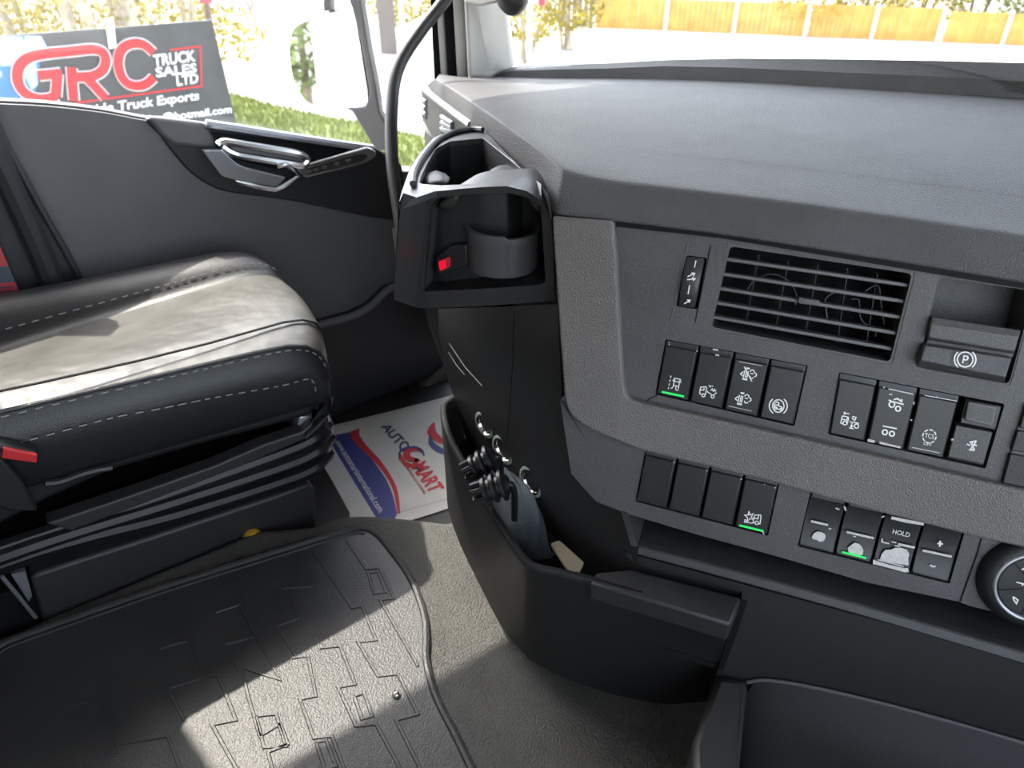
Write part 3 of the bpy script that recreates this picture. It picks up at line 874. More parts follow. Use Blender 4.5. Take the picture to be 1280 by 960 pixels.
m = M().prism(kb, -N * .008)
bt = mesh_obj('thumb_button', m, MT['slat'], t, bevel=.0012)
m = M()
for k in range(8):
    b = .16 + k * .095
    m.box((bil(kb, .08, b) + bil(kb, .92, b)) / 2, (bil(kb, .92, b) - bil(kb, .08, b)) / 2, VD * .0005, N * .0006)
mesh_obj('grip_ribs', m, MT['panel'], bt, smooth=0)
glyph(t, [[(945, 358), (988, 350)], [(940, 404), (975, 410)], [(950, 354), (975, 405)], [(985, 354), (950, 405)], [(928, 370), (948, 378)], [(972, 372), (990, 380)], [(962, 352), (958, 412)]], zb, hw=.0007)
wear(t, zb, [[(836, 338), (842, 346)]], .001)
# LL symbol
t = SW['LL', 3]
glyph(t, [[(870, 500), (910, 500), (914, 510), (906, 560), (898, 562)], [(870, 500), (860, 550), (872, 556)], [(866, 520), (892, 526), (898, 504)], circ(885, 552, 11),
          [(832, 474), (840, 500), (862, 490), (848, 512), (862, 530), (838, 524), (822, 544), (824, 518), (804, 500), (828, 500), (832, 474)], [(804, 530), (824, 536), (806, 548), (804, 530)], [(800, 545), (858, 556)]], zc)
lamp(t, (768, 568), (926, 606), zc)
wear(t, zc, [[(924, 600), (932, 630)], [(934, 294), (940, 296)], [(1004, 318), (1014, 320)]], .0006)
for k, p in enumerate((((330, 148), (338, 150)), ((548, 202), (556, 205)), ((775, 258), (786, 262)))):
    wear(SW['LL', k], zc, [list(p)], .0007)
# LR symbols
WL = WF + .0002
t = SW['LR', 0]
bar(t, (145, 219), (235, 240), zdR); wear(t, zdR, [[(238, 258), (252, 262)], [(275, 150), (296, 158)], [(322, 140), (330, 165)]], .0008)
blob(t, [(148, 304), (160, 284), (180, 274), (200, 278), (220, 290), (222, 306), (212, 326), (190, 330), (176, 320), (156, 316)], zdR, MT['wornwhite'])
t = SW['LR', 1]
bar(t, (335, 277), (478, 310), zdR)
blob(t, [(340, 362), (356, 348), (378, 334), (398, 340), (412, 352), (424, 374), (420, 398), (392, 408), (360, 398), (344, 384)], zdR, MT['wornwhite'])
lamp(t, (310, 384), (438, 416), zdR, WF + .0012)
wear(t, zdR, [[(520, 200), (535, 192)], [(370, 300), (384, 303)]], .0007)
t = SW['LR', 2]
bar(t, (608, 341), (698, 360), zdR)
blob(t, [(512, 424), (520, 396), (540, 372), (570, 372), (590, 362), (630, 362), (656, 372), (668, 396), (662, 420), (664, 455), (600, 446), (540, 432)], zdR, MT['wornwhite'])
blob(t, [(556, 154), (640, 172), (744, 200), (746, 244), (730, 240), (650, 228), (570, 208), (575, 194), (640, 208), (722, 222), (718, 212), (640, 190), (560, 168)], zdR, MT['wornwhite'], w=WF + .0004)
blob(t, [(476, 424), (490, 430), (560, 452), (640, 470), (660, 470), (668, 492), (640, 492), (560, 470), (474, 448)], zdR, MT['wornwhite'], w=WF + .0004)
wear(t, zdR, [[(524, 312), (522, 330), (560, 340)], [(575, 330), (600, 335)], [(500, 425), (640, 462)], [(590, 350), (620, 356)]], .0007)
m = text_on(M(), 'HOLD', [PP(*zdR(*p), WF - .0008) for p in ((583, 262), (674, 282), (668, 306), (578, 286))], n=N)
mesh_obj('lettering', m, MT['white'], t, smooth=0, recalc=False)
t = SW['LR', 3]
bar(t, (740, 375), (894, 408), zdR)
glyph(t, [[(818, 338), (848, 342)], [(834, 324), (830, 356)]], zdR, w=WF - .0004, hw=.0009)
glyph(t, [[(778, 456), (808, 462)], [(780, 452), (796, 464)]], zdR, w=WF - .0004, hw=.0009)

# ---- vent
vt = thing('air_vent', 'rectangular dashboard air vent with five slats above the upper switch rows', 'air vent', PP(1000, 456, 0))
m = M()
c4 = up(vent_h, -.001)
ins_ = [bil(c4, a, b) for a, b in ((.012, .03), (.985, .03), (.985, .965), (.012, .965))]
plate(m, fillet(c4, .005), [fillet(ins_, .005)], N, .06)
mesh_obj('vent_frame', m, MT['panel'], vt, smooth=30)
for (x0, y0), (x1, y1) in (((330, 166), (1192, 290)), ((312, 236), (1172, 366)), ((298, 304), (1152, 440)), ((285, 372), (1136, 516)), ((268, 438), (1117, 590))):
    a, b = PP(*ze(x0, y0), -.006), PP(*ze(x1, y1), -.006)
    s = VD * .0019
    m = M().prism([a - s, b - s, b + s, a + s], -N * .016)
    mesh_obj('slat', m, MT['slat'], vt, bevel=.0008)
m = M().prism(fillet([PP(*ze(x, y), -.0015) for x, y in ((672, 345), (772, 360), (768, 388), (668, 373))], .001), -N * .008)
mesh_obj('vent_tab', m, MT['panel'], vt, bevel=.0008)
for (x0, y0, x1, y1) in ((480, 150, 420, 470), (620, 175, 560, 500), (760, 190, 700, 520), (900, 215, 850, 560), (1040, 235, 985, 580)):
    a, b = PP(*ze(x0, y0), -.035), PP(*ze(x1, y1), -.035)
    m = M().prism([a, a + U * .0012 - N * .02, b + U * .0012 - N * .02, b], U * .0012)
    mesh_obj('vane', m, MT['black'], vt)
for p in (((430, 310), (460, 270), (540, 235), (620, 265), (660, 330), (655, 380)), ((810, 470), (800, 400), (800, 350), (850, 315)), ((980, 320), (1045, 290), (1060, 380), (1075, 480)), ((920, 355), (955, 358), (960, 430), (985, 470), (1030, 485), (1034, 530))):
    m = M().tube(smooth_path([PP(*ze(x, y), -.028) for x, y in p], 4), .0007, 6)
    mesh_obj('vane_link', m, MT['slat'], vt)
# ---- air thumbwheel
tw = thing('vent_thumbwheel', 'narrow vertical thumbwheel with white arrow marks left of the air vent', 'thumbwheel', PP(866, 386, 0))
wc = [PP(x, y, .0) for x, y in ((857.5, 321), (881.5, 322.5), (869, 385), (847, 382.5))]
rows = []
for b, w in ((0, -.008), (.0, .0), (.12, .004), (.3, .0075), (.5, .009), (.7, .0075), (.88, .004), (1, .0), (1, -.008)):
    rows.append([bil(wc, a, b) + N * (w - q) for a, q in ((0, .006), (0.05, .001), (.2, 0), (.8, 0), (.95, .001), (1, .006))])
mesh_obj('wheel', M().grid(rows), MT['cup'], tw, smooth=40)
glyph(tw, [[(188, 172), (181, 205)], [(148, 248), (176, 235)], [(166, 230), (182, 232), (176, 246)], [(146, 262), (182, 258)], [(170, 252), (184, 258), (174, 266)], [(158, 288), (151, 330)], [(132, 376), (156, 362)], [(146, 358), (160, 358), (156, 370)]], ze, w=.0095, hw=.0006)
m = M()
ribbon(m, up([ze(152, 82), ze(118, 250), ze(72, 455)], .0012), .0006, N)
mesh_obj('scallop_edge', m, MT['slat'], tw, smooth=0, recalc=False)
m = M()
ribbon(m, up([ze(258, 100), ze(228, 250), ze(184, 464)], .0010), .0005, N)
mesh_obj('scallop_shade_edge', m, MT['dark'], tw, smooth=0, recalc=False)
# ---- parking brake lever in its recess
pk = thing('parking_brake', 'stepped black parking brake lever with a P symbol in a square recess', 'brake lever', PP(1210, 470, 0))
pc = up(park_h, -.0008)
m = M()
ri = [bil(pc, a, b) for a, b in ((.02, .02), (.98, .02), (.98, .98), (.02, .98))]
plate(m, fillet(pc, .005), [fillet(ri, .005)], N, .055)
back = [p - N * .05 for p in ri]
m.prism(back, -N * .003)
mesh_obj('recess', m, MT['panel'], pk, smooth=30)
def pz(x, y, w): return PP(*zp(x, y), w)
prof = [[pz(712, 372, -.03), pz(1262, 456, -.03)], [pz(716, 374, .006), pz(1262, 458, .006)], [pz(708, 420, .010), pz(1250, 500, .010)], [pz(690, 502, .010), pz(1224, 590, .010)], [pz(684, 510, .002), pz(1220, 602, .002)],
        [pz(676, 540, .002), pz(1212, 622, .002)], [pz(672, 548, .012), pz(1206, 632, .012)], [pz(642, 642, .016), pz(1170, 746, .016)], [pz(630, 655, .012), pz(1166, 756, .012)], [pz(618, 690, -.004), pz(1162, 788, -.004)], [pz(618, 690, -.04), pz(1162, 788, -.04)]]
m = M().grid([[a - N * .03] + [a, b] + [b - N * .03] for a, b in prof])
lvv = mesh_obj('lever', m, MT['panel'], pk, smooth=25, bevel=.0012)
m = M().prism([pz(820, 690, .012), pz(955, 712, .012), pz(952, 722, .008), pz(818, 700, .008)], N * .003)
mesh_obj('finger_lip', m, MT['slat'], lvv)
m = M()
for s in (circ(918, 637, 48, 26, 46), circ(918, 637, 66, 12, 62, 130, 228), circ(918, 637, 66, 12, 62, -48, 50), [(902, 660), (912, 614), (932, 618), (936, 630), (926, 640), (908, 638)]):
    ribbon(m, [pz(x, y, .0157) for x, y in s], .0006, N)
mesh_obj('symbol', m, MT['white'], pk, smooth=0, recalc=False)
# ---- round control at the right edge
kc = PP(1289, 726, 0)
kn_ = thing('control_knob', 'round black control with a silver ring at the lower right of the switch panels', 'knob', kc + VD * .05)
m = M().lathe(kc, N, [(.0505, -.004), (.0500, .004), (.0470, .011), (.0420, .0145), (.0385, .0150)], 48)
mesh_obj('collar', m, MT['black'], kn_, smooth=60)
m = M().lathe(kc, N, [(.0392, .0140), (.0388, .0165), (.0370, .0175), (.0352, .0165), (.0345, .0130)], 48)
mesh_obj('silver_ring', m, MT['satin'], kn_, smooth=60)
m = M().lathe(kc, N, [(.0346, .0130), (.0335, .0150), (.012, .0150), (.0001, .0150)], 48)
dsk = mesh_obj('knob_face', m, MT['switch'], kn_, smooth=40)
m = M()
for a in (-20, 40, 100, 160, 220, 280):
    d = U * math.cos(math.radians(a)) + VD * math.sin(math.radians(a))
    ribbon(m, [kc + N * .0152 + d * .012, kc + N * .0152 + d * .0335], .0006, N)
mesh_obj('key_gap', m, MT['dark'], kn_, smooth=0, recalc=False)
for s in ([(1240, 545), (1280, 555), (1268, 562)], [(1222, 622), (1248, 640), (1240, 660), (1226, 640), (1222, 622)], [(1268, 480), (1284, 470)]):
    m = M()
    ribbon(m, [PP(*zdR(x, y), .0153) for x, y in s], .0007, N)
    mesh_obj('symbol', m, MT['white'], kn_, smooth=0, recalc=False)
# ---- audio unit at the right edge
au = thing('audio_unit', 'flat panel with blank black keys cut off at the right of the upper switches', 'audio unit', PP(1275, 608, 0))
m = M().prism(up([(1281, 503), (1400, 532), (1372, 636), (1251, 607)], .002), -N * .02)
mesh_obj('faceplate', m, MT['panel'], au, bevel=.0012)
for q in (((1283, 506), (1400, 534), (1392, 562), (1274, 535)), ((1272, 538), (1330, 551), (1324, 576), (1264, 563)), ((1263, 567), (1330, 582), (1322, 620), (1253, 604))):
    m = M().prism(fillet(up(q, .005), .002), -N * .006)
    mesh_obj('key', m, MT['black'], au, bevel=.001)

# ================================================================== cup holder
FA, FB = PT(515, 240, .86), PT(690, 268, .80)
fd = nrm(FB - FA); fd[2] = 0; fd = nrm(fd)
fn = nrm(V3((fd[1], -fd[0], 0)))            # out of the front face, towards the seats
zf = zm(480, 230, 5.333)
zg = zm(470, 90, 5.333)
def FP(x, y, d=0.0): return PV(x, y, FA + fn * d, FB + fn * d)
ch = thing('cup_holder', 'black two-well cup holder on the passenger end of the dashboard with a red light', 'cup holder', FP(600, 382))
open_ = [(300, 160), (330, 115), (415, 62), (505, 42), (820, 26), (950, 60), (1040, 130), (1050, 200), (1078, 668), (800, 690), (252, 720), (290, 250)]
opx = [FP(*zf(x, y), 0) for x, y in open_]
EDGE = [(342, 48), (400, 44), (505, 32), (660, 20), (820, 14), (950, 46), (1052, 112), (1108, 200)]
EP = [FP(*zf(x, y)) for x, y in EDGE]
outp = EP + [FP(*zf(x, y), 0) for x, y in ((1132, 400), (1132, 780), (600, 818), (240, 828), (205, 820), (245, 500), (288, 112))]
m = plate(M(), outp, [fillet(opx, .008)], fn, .010)
mesh_obj('front_frame', m, MT['cup'], ch, smooth=40, bevel=.0015)
# sloping top with the rear well; its plane runs from the front edge back to the dashboard
TB = sideP(604, 162)
TN = nrm(np.cross(EP[5] - EP[1], TB - EP[1]))
if TN[2] < 0: TN = -TN
def TP(x, y, h=0.0): return PL(*zg(x, y), EP[1] + TN * h, TN)
left = [(150, 880), (168, 800), (225, 640), (290, 540), (380, 440), (500, 385), (650, 362), (725, 385)]
right = [(860, 530), (980, 650), (1100, 742), (1150, 830), (1165, 920)]
it = [(290, 742), (302, 690), (345, 600), (398, 510), (490, 462), (715, 440), (760, 478), (900, 590), (985, 660), (950, 690), (880, 726), (700, 744), (430, 754)]
op = [TP(x, y) for x, y in left + right] + EP[::-1]
ip = [TP(x, y) for x, y in it]
m = plate(M(), op, [fillet(ip, .006)], TN, .008)
mesh_obj('top_rim', m, MT['cup'], ch, smooth=40, bevel=.002)
# outer wall under the rim and the chamfer to the front frame
lw = [FP(*zf(x, y)) for x, y in ((342, 48), (288, 112), (245, 500), (205, 820))]
L0 = TP(150, 880)
lo_ = [L0, PL(*zf(128, 60), L0, fn), PL(*zf(98, 260), L0, fn), PL(*zf(66, 770), L0, fn)]
dn = lo_[-1] - L0
wall_t = [TP(x, y) for x, y in left[:6]]
m = M().grid([lw, lo_])
m.grid([wall_t, [p + dn * .33 for p in wall_t], [p + dn * .66 for p in wall_t], [p + dn for p in wall_t]])
fb_ = [p + dn for p in wall_t]
m.add([lw[-1]] + fb_ + [fb_[-1] + fd * .2, FP(*zf(1132, 780)) - fn * .12, FP(*zf(1132, 780))], [tuple(range(len(fb_) + 4))])
mesh_obj('housing', m, MT['cup'], ch, smooth=50)
zt = .886
def PZt(x, y, h): return PL(x, y, EP[1] + TN * h, TN)
m = M().tube(smooth_path([TP(x, y, .004) for x, y in ((246, 745), (262, 660), (318, 560), (410, 455), (520, 402), (640, 380), (712, 384))], 5), .0042, 8)
mesh_obj('rim_bead', m, MT['cup'], ch)
m = M()
ips = fillet(ip, .006)
m.grid([[p - ZU * .004 for p in ips] + [ips[0] - ZU * .004], [p - ZU * .15 for p in ips] + [ips[0] - ZU * .15]])
m.add([p - ZU * .15 for p in ips], [tuple(range(len(ips)))])
mesh_obj('rear_well', m, MT['black'], ch, smooth=40)
def lobe(name, pts, fnc, parent=ch):
    P = [V3(fnc(x, y)) for x, y in pts]
    c = sum(P) / len(P) + fn * .002 + ZU * .002
    m = M()
    n = len(P)
    mid = [(p + c) / 2 + fn * .0012 + ZU * .001 for p in P]
    vs = P + mid + [c]
    fs = [(i, (i + 1) % n, n + (i + 1) % n, n + i) for i in range(n)] + [(n + i, n + (i + 1) % n, 2 * n) for i in range(n)]
    m.add(vs, fs)
    return mesh_obj(name, m, MT['tab'], parent, smooth=180, solid=.0015)
MT['tab'] = mat('smoky_tab', (0.035, 0.034, 0.032), 0.45, spec=0.25)
lobe('grip_tab', [(312, 700), (345, 672), (400, 656), (460, 675), (492, 705), (480, 735), (430, 752), (330, 750)], lambda x, y: TP(x, y, -.010))
lobe('grip_tab', [(745, 690), (765, 650), (820, 622), (900, 615), (965, 630), (985, 660), (950, 688), (860, 714), (770, 715)], lambda x, y: TP(x, y, -.010))
# front well: back, sides, floor
wi = fillet(opx, .008)
dv = -fn * .085
m = M()
m.grid([[p - fn * .004 for p in wi] + [wi[0] - fn * .004], [p + dv for p in wi] + [wi[0] + dv]])
m.add([p + dv for p in wi], [tuple(range(len(wi)))])
mesh_obj('front_well', m, MT['cup'], ch, smooth=40)
fl = [FP(*zf(x, y), -.001) for x, y in ((256, 716), (800, 688), (1074, 668))]
m = M().grid([[p + ZU * .001 for p in fl], [p - fn * .09 + ZU * .012 for p in fl]])
MT['gripfloor'] = mat('grip_floor', (0.016, 0.016, 0.017), 0.35, bump=1.0, scale=320)
mesh_obj('well_floor', m, MT['gripfloor'], ch)
lobe('grip_tab', [(350, 150), (390, 110), (440, 70), (500, 60), (500, 100), (470, 150), (415, 185), (385, 170)], lambda x, y: FP(*zf(x, y), -.014))
lobe('grip_tab', [(950, 75), (1000, 110), (1038, 150), (1030, 185), (1005, 175), (965, 130)], lambda x, y: FP(*zf(x, y), -.012))
# cup ring
rc = PT(*zf(792, 282), .885)
rr, rh = .0455, .050
def rp(a, r, z): return rc + RT * r * math.cos(a) - HD * r * math.sin(a) + ZU * z
m = M()
AA = [math.radians(a) for a in np.linspace(196, -28, 34)]
rows = []
for a in AA:
    d = math.degrees(a)
    lift = .004 if 85 < d < 178 else (.0 if d > 20 else .010 * (20 - d) / 48)
    rows.append([rp(a, rr, -rh), rp(a, rr + .0005, -.008), rp(a, rr + .0015, lift - .007), rp(a, rr + .001, lift), rp(a, rr - .0035, lift), rp(a, rr - .0035, -rh)])
m.grid(rows, closed_u=True)
m.f += [tuple(range(6)), tuple(len(m.v) - 6 + i for i in range(5, -1, -1))]
rg = mesh_obj('cup_ring', m, MT['ring'], ch, smooth=35)
# little arm with the lamp
ar = [FP(*zf(x, y), -.014) for x, y in ((340, 495), (440, 410), (548, 408), (556, 545), (440, 590), (352, 610))]
m = M().prism(ar, -fn * .03)
mesh_obj('ring_arm', m, MT['black'], ch, bevel=.002)
m = M().prism(fillet([FP(*zf(x, y), -.009) for x, y in ((360, 515), (432, 488), (436, 555), (372, 585))], .002), -fn * .004)
lf = mesh_obj('lamp_lens', m, MT['red'], ch)
m = M().prism([FP(*zf(x, y), -.0085) for x, y in ((368, 522), (406, 512), (408, 556), (374, 570))], -fn * .003)
lp_ = mesh_obj('red_lamp', m, MT['redlamp'], ch)
lp_['label'] = 'small glowing red light'

# ================================================================== storage bin on the console end
sb = thing('storage_bin', 'open black pocket bin with rounded lip on the console below the cup holder', 'storage bin', PZ(740, 850, .24))
lip = [(573, 491), (558, 499), (550, 512), (557, 545), (582, 592), (620, 655), (648, 697), (666, 711), (700, 719), (738, 729), (830, 756), (913, 781)]
bot = [(574, 600), (560, 616), (561, 640), (575, 680), (598, 728), (624, 778), (650, 812), (668, 828), (704, 846), (760, 866), (830, 880), (884, 876)]
zb_ = [.32, .31, .30, .29, .27, .26, .25, .245, .24, .24, .24, .24]
LPp = smooth_path([PZ(x, y, .47) for x, y in lip], 4)
BT = smooth_path([PZ(x, y, z) for (x, y), z in zip(bot, zb_)], 4)
ctr = sum(LPp) / len(LPp)
def inw(path, d):
    o = []
    for i, p in enumerate(path):
        a, b = path[max(0, i - 1)], path[min(len(path) - 1, i + 1)]
        t = nrm(b - a); s = V3((-t[1], t[0], 0)); s = nrm(s)
        o.append(p + s * d)
    return o
I1 = inw(LPp, .011)
rows = [[p - ZU * .10 for p in inw(LPp, .012)], I1, [p + ZU * .003 for p in inw(LPp, .008)], [p + ZU * .0035 for p in inw(LPp, .003)], LPp, [p - ZU * .006 for p in LPp]]
for k in range(1, 7):
    a = k / 6
    rows.append([p * (1 - a) + q * a for p, q in zip(LPp, BT)])
rows.append([p * .8 + (V3((ctr[0], ctr[1] + .1, .2))) * .2 for p in BT])
m = M().grid(rows)
mesh_obj('bin_shell', m, MT['black'], sb, smooth=50)
m = M().add([p - ZU * .09 for p in inw(LPp, .011)] + [V3((-.40, .66, .38)), V3((-.85, .66, .38))], [tuple(range(len(LPp) + 2))])
mesh_obj('bin_base', m, MT['dark'], sb)
m = M()
tp = [PP(788, 711, .004), PP(927, 747, .004), PZ(913, 781, .4755), PZ(830, 756, .4755), PZ(738, 729, .4755), PP(745, 716, .0)]
m.prism(tp, -ZU * .03)
mesh_obj('bin_shoulder', m, MT['side'], sb, bevel=.003)
m = M()
m.grid([[PP(927, 748, .004), PP(912, 790, .0), PP(898, 835, .0), PP(886, 872, .0)], [p - N * .12 for p in (PP(927, 748, .004), PP(912, 790, .0), PP(898, 835, .0), PP(886, 872, .0))]])
mesh_obj('bin_cheek', m, MT['black'], sb)

# ================================================================== sockets on the lower edge of the console side
sn = nrm(V3((SB - SA)[[1, 0, 2]] * V3((1, -1, 0))))
if sn[1] > 0: sn = -sn
sax = nrm(V3((.16, -.96, .16)))
for k, (x, y, d, lab) in enumerate(((606, 531, .018, 'farthest of three round metal-ringed power sockets, at the top of the slanting row'),
                              (629, 562, .020, 'middle one of three round metal-ringed power sockets above the pocket bin'),
                              (664, 602, .022, 'nearest and lowest of three round metal-ringed power sockets'))):
    c, sax = on_side(x, y)
    sax = nrm(sax + V3((.10, -.1, .12)))
    t = thing('power_socket', lab, 'power socket', c - ZU * .02, 'power sockets on the console side')
    r = (.0225, .0245, .0250)[k]
    m = M().lathe(c, sax, [(r, -.006), (r, .0015), (r * .94, .0028), (r * .80, .0028)], 28)
    mesh_obj('pale_ring', m, MT['ringpale'], t, smooth=50)
    m = M().lathe(c, sax, [(r * .82, .0030), (r * .76, .0034), (r * .66, .001), (r * .60, -.02)], 28)
    mesh_obj('metal_barrel', m, MT['steel'], t, smooth=50)
    m = M().lathe(c, sax, [(r * .61, -.012), (.0001, -.012)], 20)
    mesh_obj('socket_hole', m, MT['dark'], t)

# two ribbed black plugs lying in the bin mouth, a cloth and a card below them
def plug(px, py, d, axis, lab):
    c = sd_(px, py, d)
    t = thing('ribbed_plug', lab, 'plug', c - ZU * .02, 'black plugs in the pocket bin')
    prof = [(.0001, -.022)]
    for k in range(3):
        h = -.016 + k * .0125
        prof += [(.0150, h), (.0185 + .0015 * k, h + .002), (.0185 + .0015 * k, h + .0065), (.0150, h + .009)]
    prof += [(.012, .022), (.0001, .022)]
    m = M().lathe(c, axis, prof, 18)
    mesh_obj('plug_body', m, MT['bellows'], t, smooth=35)
    m = M()
    ax = nrm(V3(axis)); x = nrm(np.cross(ax, ZU)); y = np.cross(ax, x)
    for k in range(7):
        a = 2 * math.pi * k / 7
        dd = x * math.cos(a) + y * math.sin(a)
        m.box(c - ax * .022 + dd * .012, ax * .008, dd * .004, np.cross(ax, dd) * .003)
    mesh_obj('crown', m, MT['bellows'], t, bevel=.001)
    m = M().tube(smooth_path([c + ax * .018, c + ax * .026 - ZU * .004, c + ax * .030 - ZU * .025, c + ax * .030 - ZU * .07], 5), .0045, 8)
    mesh_obj('lead', m, MT['bellows'], t)
plug(603, 579, -.045, (.35, .75, .45), 'upper of two black ribbed plugs lying in the pocket bin')
plug(617, 610, -.062, (.45, .75, .30), 'lower of two black ribbed plugs, resting over the grey cloth in the bin')
m = M()
nu, nv = 22, 30
path = [sd_(x, y, d) for x, y, d in ((618, 590, .0), (632, 615, -.006), (645, 638, -.012), (656, 660, -.012), (668, 682, -.008), (686, 700, .0))]
pc_ = smooth_path(path, 6)
rows = []
for i, p in enumerate(pc_):
    a = i / (len(pc_) - 1)
    r = .010 + .022 * math.sin(math.pi * min(1, a * 1.05 + .02)) ** .7
    rows.append([p + V3((math.cos(q) * r, math.sin(q) * r * .8, math.sin(q * 1.0 + .6) * r)) * (1 + .28 * math.sin(3 * q + 9 * a) * math.sin(7 * a + q)) for q in np.linspace(0, 2 * math.pi, 20, endpoint=False)])
m.grid(rows, closed_u=True)
tag(mesh_obj('cleaning_cloth', m, MT['rag'], smooth=180, subsurf=1), 'crumpled grey cloth stuffed in the pocket bin below the power sockets', 'cloth')
m = M().prism(fillet([PZ(x, y, .455) for x, y in ((688, 682), (699, 678), (730, 706), (724, 718), (710, 716))], .003), ZU * .004)
tag(mesh_obj('tan_card', m, MT['card']), 'small tan card lying at the near end of the pocket bin', 'card')

# ================================================================== passenger seat
st = thing('passenger_seat', 'passenger seat with worn grey leather centre panel and black leather sides', 'seat', (-1.28, -.1, 0))
def seat_z(Y):                              # height of the near stitch line along the seat
    return .564
REAR = [.028, .028, .028, .028, .028, .020, .002, -.018, -.030, -.029, -.018, .004, .010, .014, .014, .014]
# lateral section, near side to far side: (x, dz from stitch line, nose shape factor)
SEC = [(-1.075, -.150), (-1.035, -.135), (-1.018, -.075), (-1.022, -.030), (-1.040, .000), (-1.110, .010), (-1.190, .004), (-1.290, .000), (-1.370, -.006),
       (-1.385, -.004), (-1.410, .014), (-1.455, .020), (-1.500, .004), (-1.525, -.040), (-1.530, -.10), (-1.500, -.150)]
YS = [-.75, -.6, -.45, -.30, -.18, -.06, .06, .16, .23, .28, .312, .332, .342, .344, .335]
NOSE = [0, 0, 0, 0, 0, 0, 0, 0, .0, .002, .012, .030, .058, .092, .135]
rows = []
for Y, nz in zip(YS, NOSE):
    r = []
    for (x, dz), rear in zip(SEC, REAR):
        lat = (x + 1.27) / .26
        front = .055 * (1 - lat * lat) + .02 * (-(x + 1.27)) / .26     # the nose bulges in the middle and on the door side
        a = max(0, (Y + .1) / .45)
        yy = Y + front * min(1, a) ** 1.5
        if dz > -.12:
            z = seat_z(Y) + dz - nz * (1.0 if dz > -.05 else .55)
            z += .010 * math.exp(-((Y + .35) / .3) ** 2) * (1 if dz > 0 else 0)
        else:
            z = seat_z(Y) + dz * 1.0
        z = max(z, seat_z(Y) - .155) + rear * min(1.6, max(0, (.29 - Y) / .42))
        r.append((x, yy, z))
    rows.append(r)
def sec(i0, i1): return [r[i0:i1 + 1] for r in rows]
m = M().grid(sec(0, 4))
m.grid([rows[-1][0:5], [(p[0] - .0, p[1] - .05, p[2] - .03) for p in rows[-1][0:5]]])
near = mesh_obj('near_side', m, MT['leather'], st, smooth=180, subsurf=2)
m = M().grid(sec(4, 8))
m.grid([rows[-1][4:9], [(p[0], p[1] - .03, p[2] - .05) for p in rows[-1][4:9]]])
cen = mesh_obj('centre_panel', m, MT['leather_grey'], st, smooth=180, subsurf=3)
cen['label'] = 'worn grey leather centre panel'
m = M().grid(sec(8, 15))
m.grid([rows[-1][8:16], [(p[0], p[1] - .03, p[2] - .05) for p in rows[-1][8:16]]])
far = mesh_obj('far_bolster', m, MT['leather'], st, smooth=180, subsurf=2)
# piping and stitches
m = M().tube([V3(r[4]) + V3((.002, 0, .0015)) for r in rows[:-1]], .0035, 8)
mesh_obj('piping', m, MT['leather'], near)
def dashes(path, L=.007, gap=.006, r=.0011):
    m = M(); P = smooth_path(path, 12)
    acc, on, cur = 0, True, [P[0]]
    for a, b in zip(P, P[1:]):
        acc += np.linalg.norm(b - a); cur.append(b)
        if acc > (L if on else gap):
            if on and len(cur) > 1: m.tube([cur[0], cur[-1]], r, 4)
            acc, on, cur = 0, not on, [b]
    return m
mesh_obj('top_stitching', dashes([V3(r[4]) * .72 + V3(r[3]) * .28 + V3((.001, 0, .004)) for r in rows[:-2]]), MT['thread'], near, smooth=0)['kind'] = 'stuff'
mesh_obj('side_stitching', dashes([PX(x, y, -1.0165) for x, y in ((-60, 576), (20, 555), (134, 524), (200, 511), (269, 497), (353, 482), (384, 474), (393, 480), (395, 497))]), MT['thread'], near, smooth=0)['kind'] = 'stuff'
mesh_obj('bolster_stitching', dashes([V3(r[9]) * .5 + V3(r[10]) * .5 + V3((0, 0, .003)) for r in rows[:-3]]), MT['thread'], far, smooth=0)['kind'] = 'stuff'
m = M().tube([V3(r[5]) * (1 - t_) + V3(r[6]) * t_ + V3((0, 0, .0005)) for r, t_ in zip(rows[4:-2], np.linspace(-.8, .35, 9))], .0022, 6)
mesh_obj('panel_seam', m, MT['leather'], cen)
# plastic pan, bellows, base
m = M()
pan = [PX(x, y, -1.045) for x, y in ((-260, 640), (-60, 590), (120, 540), (300, 496), (385, 484), (396, 505), (393, 520), (372, 526), (250, 558), (140, 590), (60, 626), (-60, 690), (-260, 790))]
m.prism(pan, (-.44, .0, 0))
mesh_obj('seat_pan', m, MT['black'], st, bevel=.012, seg=3)
m = M()
m.prism([PX(x, y, -1.03) for x, y in ((58, 655), (80, 648), (180, 614), (270, 582), (330, 556), (378, 540), (392, 528), (384, 548), (310, 580), (200, 622), (90, 664))], (-.03, 0, 0))
mesh_obj('side_rail', m, MT['side'], st, bevel=.003)
m = M().tube(smooth_path([PX(x, y, -1.032) for x, y in ((56, 604), (75, 602), (110, 590), (140, 584))], 4), .006, 8)
mesh_obj('recliner_lever', m, MT['black'], st)
tops = [((-200, 752), (40, 672), (220, 612), (360, 562), (394, 546)), ((-200, 770), (40, 682), (220, 626), (360, 580), (398, 562)), ((-200, 782), (40, 690), (220, 642), (360, 598), (396, 582))]
for k, tp_ in enumerate(tops):
    P = smooth_path([PX(x, y, -1.05 + .010 * (k == 1)) for x, y in tp_], 5)
    q = P[-1]
    P = P + [V3((q[0] - .02, q[1] + .03, q[2])), V3((q[0] - .10, q[1] + .045, q[2])), V3((q[0] - .38, q[1] + .045, q[2]))]
    m = M().tube(P, .013, 8)
    mesh_obj('bellows_fold', m, MT['bellows'], st)
P0 = [PX(x, y, -1.075) for x, y in ((-200, 752), (40, 668), (220, 612), (380, 556), (386, 600), (220, 656), (40, 705), (-200, 800))]
m = M().prism(P0, (-.38, 0, 0))
mesh_obj('bellows_core', m, MT['dark'], st)
m = M()
